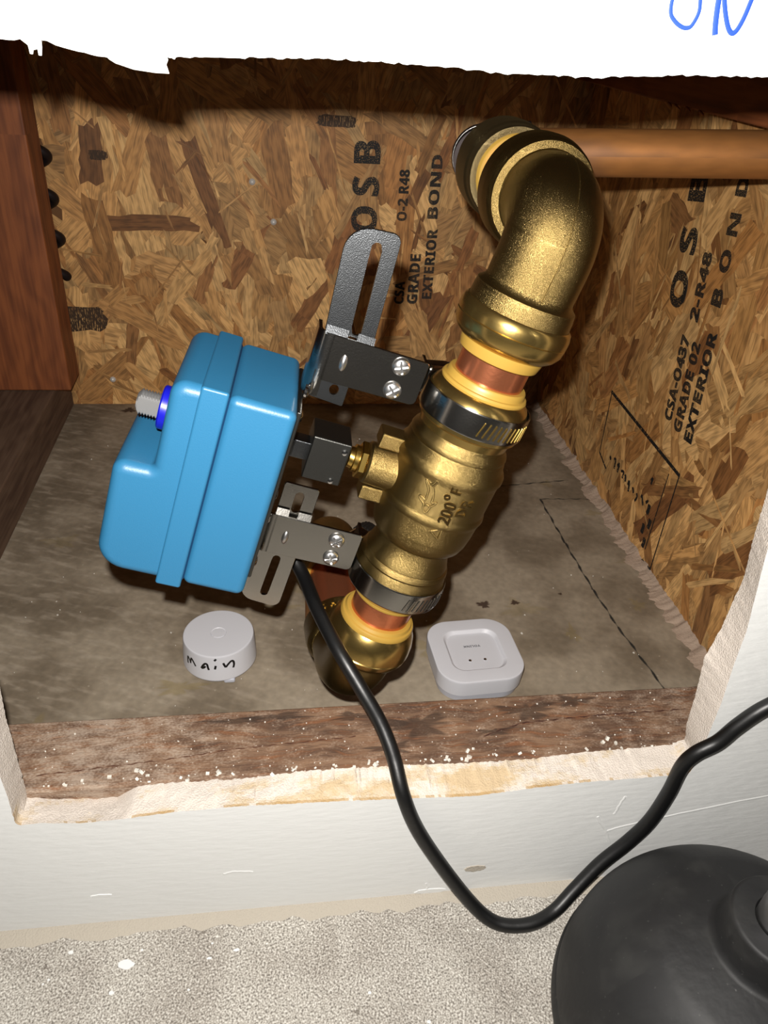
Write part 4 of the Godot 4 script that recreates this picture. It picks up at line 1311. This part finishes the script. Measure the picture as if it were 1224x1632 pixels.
func build_clamps() -> void:
	for low in [false, true]:
		var a := 39.4 if not low else -48.6
		var hgt := 10.4
		var t := thing("hose_clamp", "steel worm-drive band clamp round the top of the valve, slots showing" if not low else "steel worm-drive band clamp round the bottom of the valve, above the lower copper stub", "clamp", V, "hose clamps on the valve")
		var g := Geo.new()
		var ri := 21.75 if not low else 21.5
		# slightly cupped band
		g.lathe(prof([a, ri, a, ri + 0.5, a + 0.6, ri + 0.75, a + hgt - 0.6, ri + 0.75, a + hgt, ri + 0.5, a + hgt, ri, a, ri]), 96)
		put("band", g, M.steel, t)
		# punched threads
		for k in 11:
			var th := deg_to_rad((-4.0 if not low else 6.0) + k * 6.2)
			var nrm := Vector3(sin(th), 0, cos(th))
			var tang := Vector3(cos(th), 0, -sin(th))
			var slant := (Vector3.UP + tang * 0.22).normalized()
			var m := Geo.new()
			m.rbox(Vector3.ZERO, Vector3(0.75, 6.6, 0.55), 0.25, 1, Transform3D(Basis(slant.cross(nrm), slant, nrm), nrm * (ri + 0.85) + Vector3(0, a + hgt / 2 - 0.4, 0)))
			put("band_thread", m, M.brass_bright if not low else M.steel, t)
		# worm housing and screw behind
		var hx := Transform3D(Basis(Vector3.UP, -2.5 if not low else -2.2), Vector3.ZERO)
		var h := Geo.new()
		h.rbox(Vector3(0, a + hgt / 2, 25.6), Vector3(17, 12.6, 8.4), 2.0, 3, hx)
		var house := put("worm_housing", h, M.steel, t)
		var sc := Geo.new()
		var sxf := hx * Transform3D(Basis(Vector3(0, 1, 0), Vector3(-1, 0, 0), Vector3(0, 0, 1)), Vector3(0, a + hgt / 2, 27.0))
		sc.lathe(prof([-10, 0, -10, 3.0, 9, 3.0, 9, 5.4, 17, 5.4, 18, 4.8, 18, 0]), 40, sxf)
		put("worm_screw", sc, M.blued, house)
		for k in 20:
			var an := TAU * k / 20
			var kb := Geo.new()
			kb.rbox(Vector3(sin(an) * 5.4, 13, cos(an) * 5.4), Vector3(0.8, 7, 0.8), 0.2, 1, sxf)
			var o := put("knurl", kb, M.blued, house)

func build_sensors() -> void:
	# round one
	var t := thing("leak_sensor", "small round white sensor puck with handwriting on its side, on the slab at left", "sensor", Transform3D(Basis.IDENTITY, Vector3(-62.1, 0.1, -168.6)))
	var g := Geo.new()
	g.lathe(prof([4.2, 0, 4.2, 23.2, 5.0, 23.25, 21.9, 22.2, 22.8, 21.8, 23.2, 21.0, 23.2, 4.9, 23.0, 4.7, 22.8, 4.5, 22.8, 0]), 80)
	put("shell", g, M.white_plastic, t)
	g = Geo.new()
	g.lathe(prof([22.4, 0, 22.4, 4.2, 23.15, 4.2, 23.2, 3.9, 23.2, 0]), 40)
	put("button", g, M.white_plastic, t)
	g = Geo.new()
	g.lathe(prof([0, 0, 0, 18.5, 0.6, 19.4, 3.2, 22.6, 4.6, 22.9, 4.6, 0]), 80)
	for q in [20.0, 140.0, 260.0]:
		var a := deg_to_rad(q)
		g.rbox(Vector3(sin(a) * 19.5, 1.8, cos(a) * 19.5), Vector3(7, 3.5, 7), 1.2, 2)
	put("base", g, M.white_lower, t)
	var up := func(a: Array) -> PackedVector3Array:
		var o := PackedVector3Array()
		for q in a:
			var th := deg_to_rad(q.x)
			var r: float = 23.25 - (q.y - 5.0) * 0.0621
			o.push_back(Vector3(sin(th) * r, q.y, cos(th) * r))
		return o
	for q in [[[Vector2(-54.5, 16.8), Vector2(-54.7, 14.0), Vector2(-54.2, 11.4)], [Vector2(-54.0, 17.0), Vector2(-50.6, 15.6), Vector2(-47.2, 13.2)], [Vector2(-47.6, 13.0), Vector2(-46.4, 16.0), Vector2(-44.6, 17.2), Vector2(-41.0, 15.6), Vector2(-36.4, 12.8)]],
		[[Vector2(-25.6, 13.2), Vector2(-22.4, 15.8), Vector2(-18.8, 17.4), Vector2(-15.8, 17.0), Vector2(-14.6, 14.6), Vector2(-13.4, 12.8)], [Vector2(-25.4, 13.2), Vector2(-22.0, 13.8), Vector2(-18.4, 15.4)]],
		[[Vector2(-4.0, 20.2), Vector2(-1.0, 21.6)], [Vector2(-2.2, 16.4), Vector2(-3.0, 15.0), Vector2(-3.8, 13.6)]],
		[[Vector2(9.4, 18.0), Vector2(11.2, 16.0), Vector2(13.0, 14.4)], [Vector2(13.0, 14.4), Vector2(17.0, 16.4), Vector2(22.4, 18.2), Vector2(25.6, 17.4), Vector2(26.4, 15.2), Vector2(24.8, 12.6)]]]:
		g = Geo.new()
		for s in q:
			var pth: PackedVector3Array = up.call(s)
			stroke(g, smooth_path(Array(pth), 4), 0.72, Vector3(pth[0].x, 0, pth[0].z).normalized())
		put("handwritten_letter", g, M.ink, t)
	# square one
	t = thing("leak_sensor", "square white sensor with a dished top and two metal contacts, on the slab at right", "sensor", Transform3D(Basis(Vector3.UP, 0.056), Vector3(101.0, 0.1, -148.4)))
	var sq := func(half: float, r: float) -> PackedVector2Array:
		var o := PackedVector2Array()
		for c in 4:
			var sx := 1.0 if c in [0, 3] else -1.0
			var sy := 1.0 if c < 2 else -1.0
			for k in 13:
				var a := PI / 2.0 * (c + k / 12.0)
				o.push_back(Vector2(sx * (half - r), sy * (half - r)) + Vector2(cos(a), sin(a)) * r)
		return o
	var flat := Transform3D(Basis(Vector3.RIGHT, Vector3.FORWARD, Vector3.UP), Vector3.ZERO)
	var loft := func(gg: Geo, rows: Array) -> void:
		for i in rows.size() - 1:
			var p: PackedVector2Array = sq.call(rows[i][0], rows[i][1])
			var q: PackedVector2Array = sq.call(rows[i + 1][0], rows[i + 1][1])
			for k in p.size():
				var j := (k + 1) % p.size()
				gg.quad(Vector3(p[k].x, rows[i][2], -p[k].y), Vector3(p[j].x, rows[i][2], -p[j].y), Vector3(q[j].x, rows[i + 1][2], -q[j].y), Vector3(q[k].x, rows[i + 1][2], -q[k].y))
	g = Geo.new()
	loft.call(g, [[1.0, 0.9, 6.0], [27.6, 15.5, 6.0], [28.0, 15.8, 6.5], [28.5, 16.0, 17.0], [28.2, 15.8, 18.1], [27.4, 15.3, 18.5], [18.6, 8.6, 18.5], [17.9, 8.2, 18.2], [16.8, 7.6, 16.4], [16.0, 7.0, 16.1], [0.6, 0.5, 16.1], [0.01, 0.005, 16.1]])
	put("shell", g, M.white_plastic, t)
	g = Geo.new()
	loft.call(g, [[0.01, 0.005, 0.0], [25.0, 14.0, 0.0], [26.4, 14.8, 0.6], [27.4, 15.4, 5.6], [27.4, 15.4, 6.4], [0.01, 0.005, 6.4]])
	put("base", g, M.white_lower, t)
	for x in [-5.2, 4.8]:
		g = Geo.new()
		g.lathe(prof([15.6, 0, 15.6, 1.0, 16.6, 1.0, 16.95, 0.6, 17.0, 0]), 20, Transform3D(Basis.IDENTITY, Vector3(x, 0, 7.9)))
		put("contact", g, M.chrome, t)
	letters("printed_word", "YOLINK", 1.7, 0.12, M.grey_print, t, Vector3(-0.4, 16.15, -5.0), Vector3.LEFT, Vector3.BACK, 1.3)

func build_cable() -> void:
	var pts := [Vector3(-28, 150, -96), Vector3(-19, 141, -94), Vector3(-12.5, 133.9, -85), Vector3(-6.9, 130.5, -64), Vector3(1.5, 125.4, -41), Vector3(10.2, 115.5, -28), Vector3(18.1, 104.5, -18), Vector3(22.9, 95.0, -8), Vector3(26.6, 82.8, 3.5), Vector3(33.8, 63.1, 6.5), Vector3(47.1, 37.7, 9.5), Vector3(62.0, 14.5, 14), Vector3(71.5, 6.0, 18.5), Vector3(80.5, 3.8, 21), Vector3(92.1, 4.0, 21), Vector3(103.5, 5.5, 17), Vector3(114.0, 12.5, 11.5), Vector3(126.3, 24.5, 6.5), Vector3(137.6, 37.2, 4.6), Vector3(145.0, 52.0, 4.2), Vector3(148.5, 72.5, 4.4), Vector3(149.5, 90.5, 4.6), Vector3(153.0, 100.0, 5.2), Vector3(160.8, 107.2, 5.6), Vector3(166.8, 117.0, 5.6), Vector3(175.4, 127.0, 5.6), Vector3(190, 136, 5.6), Vector3(215, 150, 7), Vector3(300, 172, 6), Vector3(420, 168, 6), Vector3(560, 150, 6)]
	var g := Geo.new()
	g.tube(smooth_path(pts, 10), 3.2, 20)
	var o := put("power_cable", g, M.rubber_cable)
	tag(o, "black round power cable looping from the actuator over the sill and up the wall", "cable")

func build_plunger() -> void:
	var t := thing("plunger", "black rubber plunger cup standing on the concrete at the lower right", "plunger", Transform3D(Basis.IDENTITY, Vector3(158.5, 0.1, 72)))
	var g := Geo.new()
	var p := [Vector2(0, 0), Vector2(0, 66), Vector2(0.6, 69), Vector2(3, 70.4), Vector2(6, 70.4), Vector2(8.5, 69.6), Vector2(9.2, 69.0)]
	for k in 19:
		var h := 9.5 + 60.5 * k / 19.0
		p.push_back(Vector2(h, 69.4 * pow(maxf(1.0 - pow((h - 5.0) / 72.0, 2.1), 0.0), 1.0 / 2.1)))
	p.push_back(Vector2(69.8, 22.5)); p.push_back(Vector2(71.2, 20.9)); p.push_back(Vector2(73.5, 20.0)); p.push_back(Vector2(78, 19.4)); p.push_back(Vector2(85.6, 18.8)); p.push_back(Vector2(87.0, 18.2)); p.push_back(Vector2(87.6, 17.0)); p.push_back(Vector2(87.4, 10.0)); p.push_back(Vector2(86.6, 9.6)); p.push_back(Vector2(80, 9.6)); p.push_back(Vector2(80, 0))
	g.lathe(p, 96)
	put("rubber_cup", g, M.rubber, t, 50.0)
	g = Geo.new()
	g.lathe(prof([79, 0, 79, 9.4, 93, 9.2, 94, 9.0, 420, 9.0, 424, 8.4, 426, 6.0, 427, 0]), 40)
	put("handle", g, M.screw, t)

func build_small_things() -> void:
	rng.seed = 9
	# nail points through the back panel
	for q in [[Vector2(-39.9, 221.2), "bright nail point in the strand panel, upper of the two above the actuator"], [Vector2(-21.4, 186.8), "bright nail point in the strand panel, lower of the two above the actuator"], [Vector2(-186.4, 27.5), "small nail point low on the strand panel left of the actuator knob"]]:
		var g := Geo.new()
		g.lathe(prof([0, 0, 0, 3.0, 1.2, 2.8, 2.4, 1.6, 3.0, 0]), 16, Transform3D(Basis(Vector3.RIGHT, Vector3.BACK, Vector3.DOWN), Vector3(q[0].x, q[0].y, -550.6)))
		var o := put("nail", g, M.nail)
		tag(o, q[1], "nail")
	# dark coiled cord showing past the edge of the stud
	var g := Geo.new()
	var pth := PackedVector3Array()
	for k in 150:
		var a := TAU * k / 44.0
		pth.push_back(Vector3(-222.5 + cos(a) * 11, 135 + k * 0.78, -538.5 + sin(a) * 6))
	g.tube(pth, 4.2, 12)
	var c := put("coiled_cord", g, M.burnt_copper)
	tag(c, "dark coiled cord peeking out behind the right edge of the stud", "cord")
	# plaster crumbs on the sill and the slab
	g = Geo.new()
	var add := func(p: Vector3, s: float) -> void:
		var b := Basis(Vector3(rng.randf() - 0.5, rng.randf() - 0.5, rng.randf() - 0.5).normalized(), rng.randf() * TAU)
		g.rbox(Vector3.ZERO, Vector3(s, s * rng.randf_range(0.5, 0.9), s * rng.randf_range(0.5, 1.0)), 0.0, 0, Transform3D(b, p))
	for i in 110: add.call(Vector3(rng.randf_range(-128, 170), 79.3, rng.randf_range(-50, -15)), rng.randf_range(0.25, 0.7))
	for i in 60: add.call(Vector3(rng.randf_range(-128, 160), 79.4, -16.5 + rng.randfn(0, 1.2)), rng.randf_range(0.5, 1.8))
	for q in [[125, -20], [131, -19], [128, -22], [-86, -21], [-84, -20], [60, -20], [63, -21]]: add.call(Vector3(q[0], 79.7, q[1]), rng.randf_range(1.0, 2.0))
	for i in 120: add.call(Vector3(rng.randf_range(-200, 240), 0.3, rng.randf_range(-480, -60)), rng.randf_range(0.4, 1.2))
	var d := put("plaster_crumbs", g, M.crumb)
	d.set_meta("kind", "stuff")
	tag(d, "white plaster crumbs scattered over the sill board and slab", "crumbs")
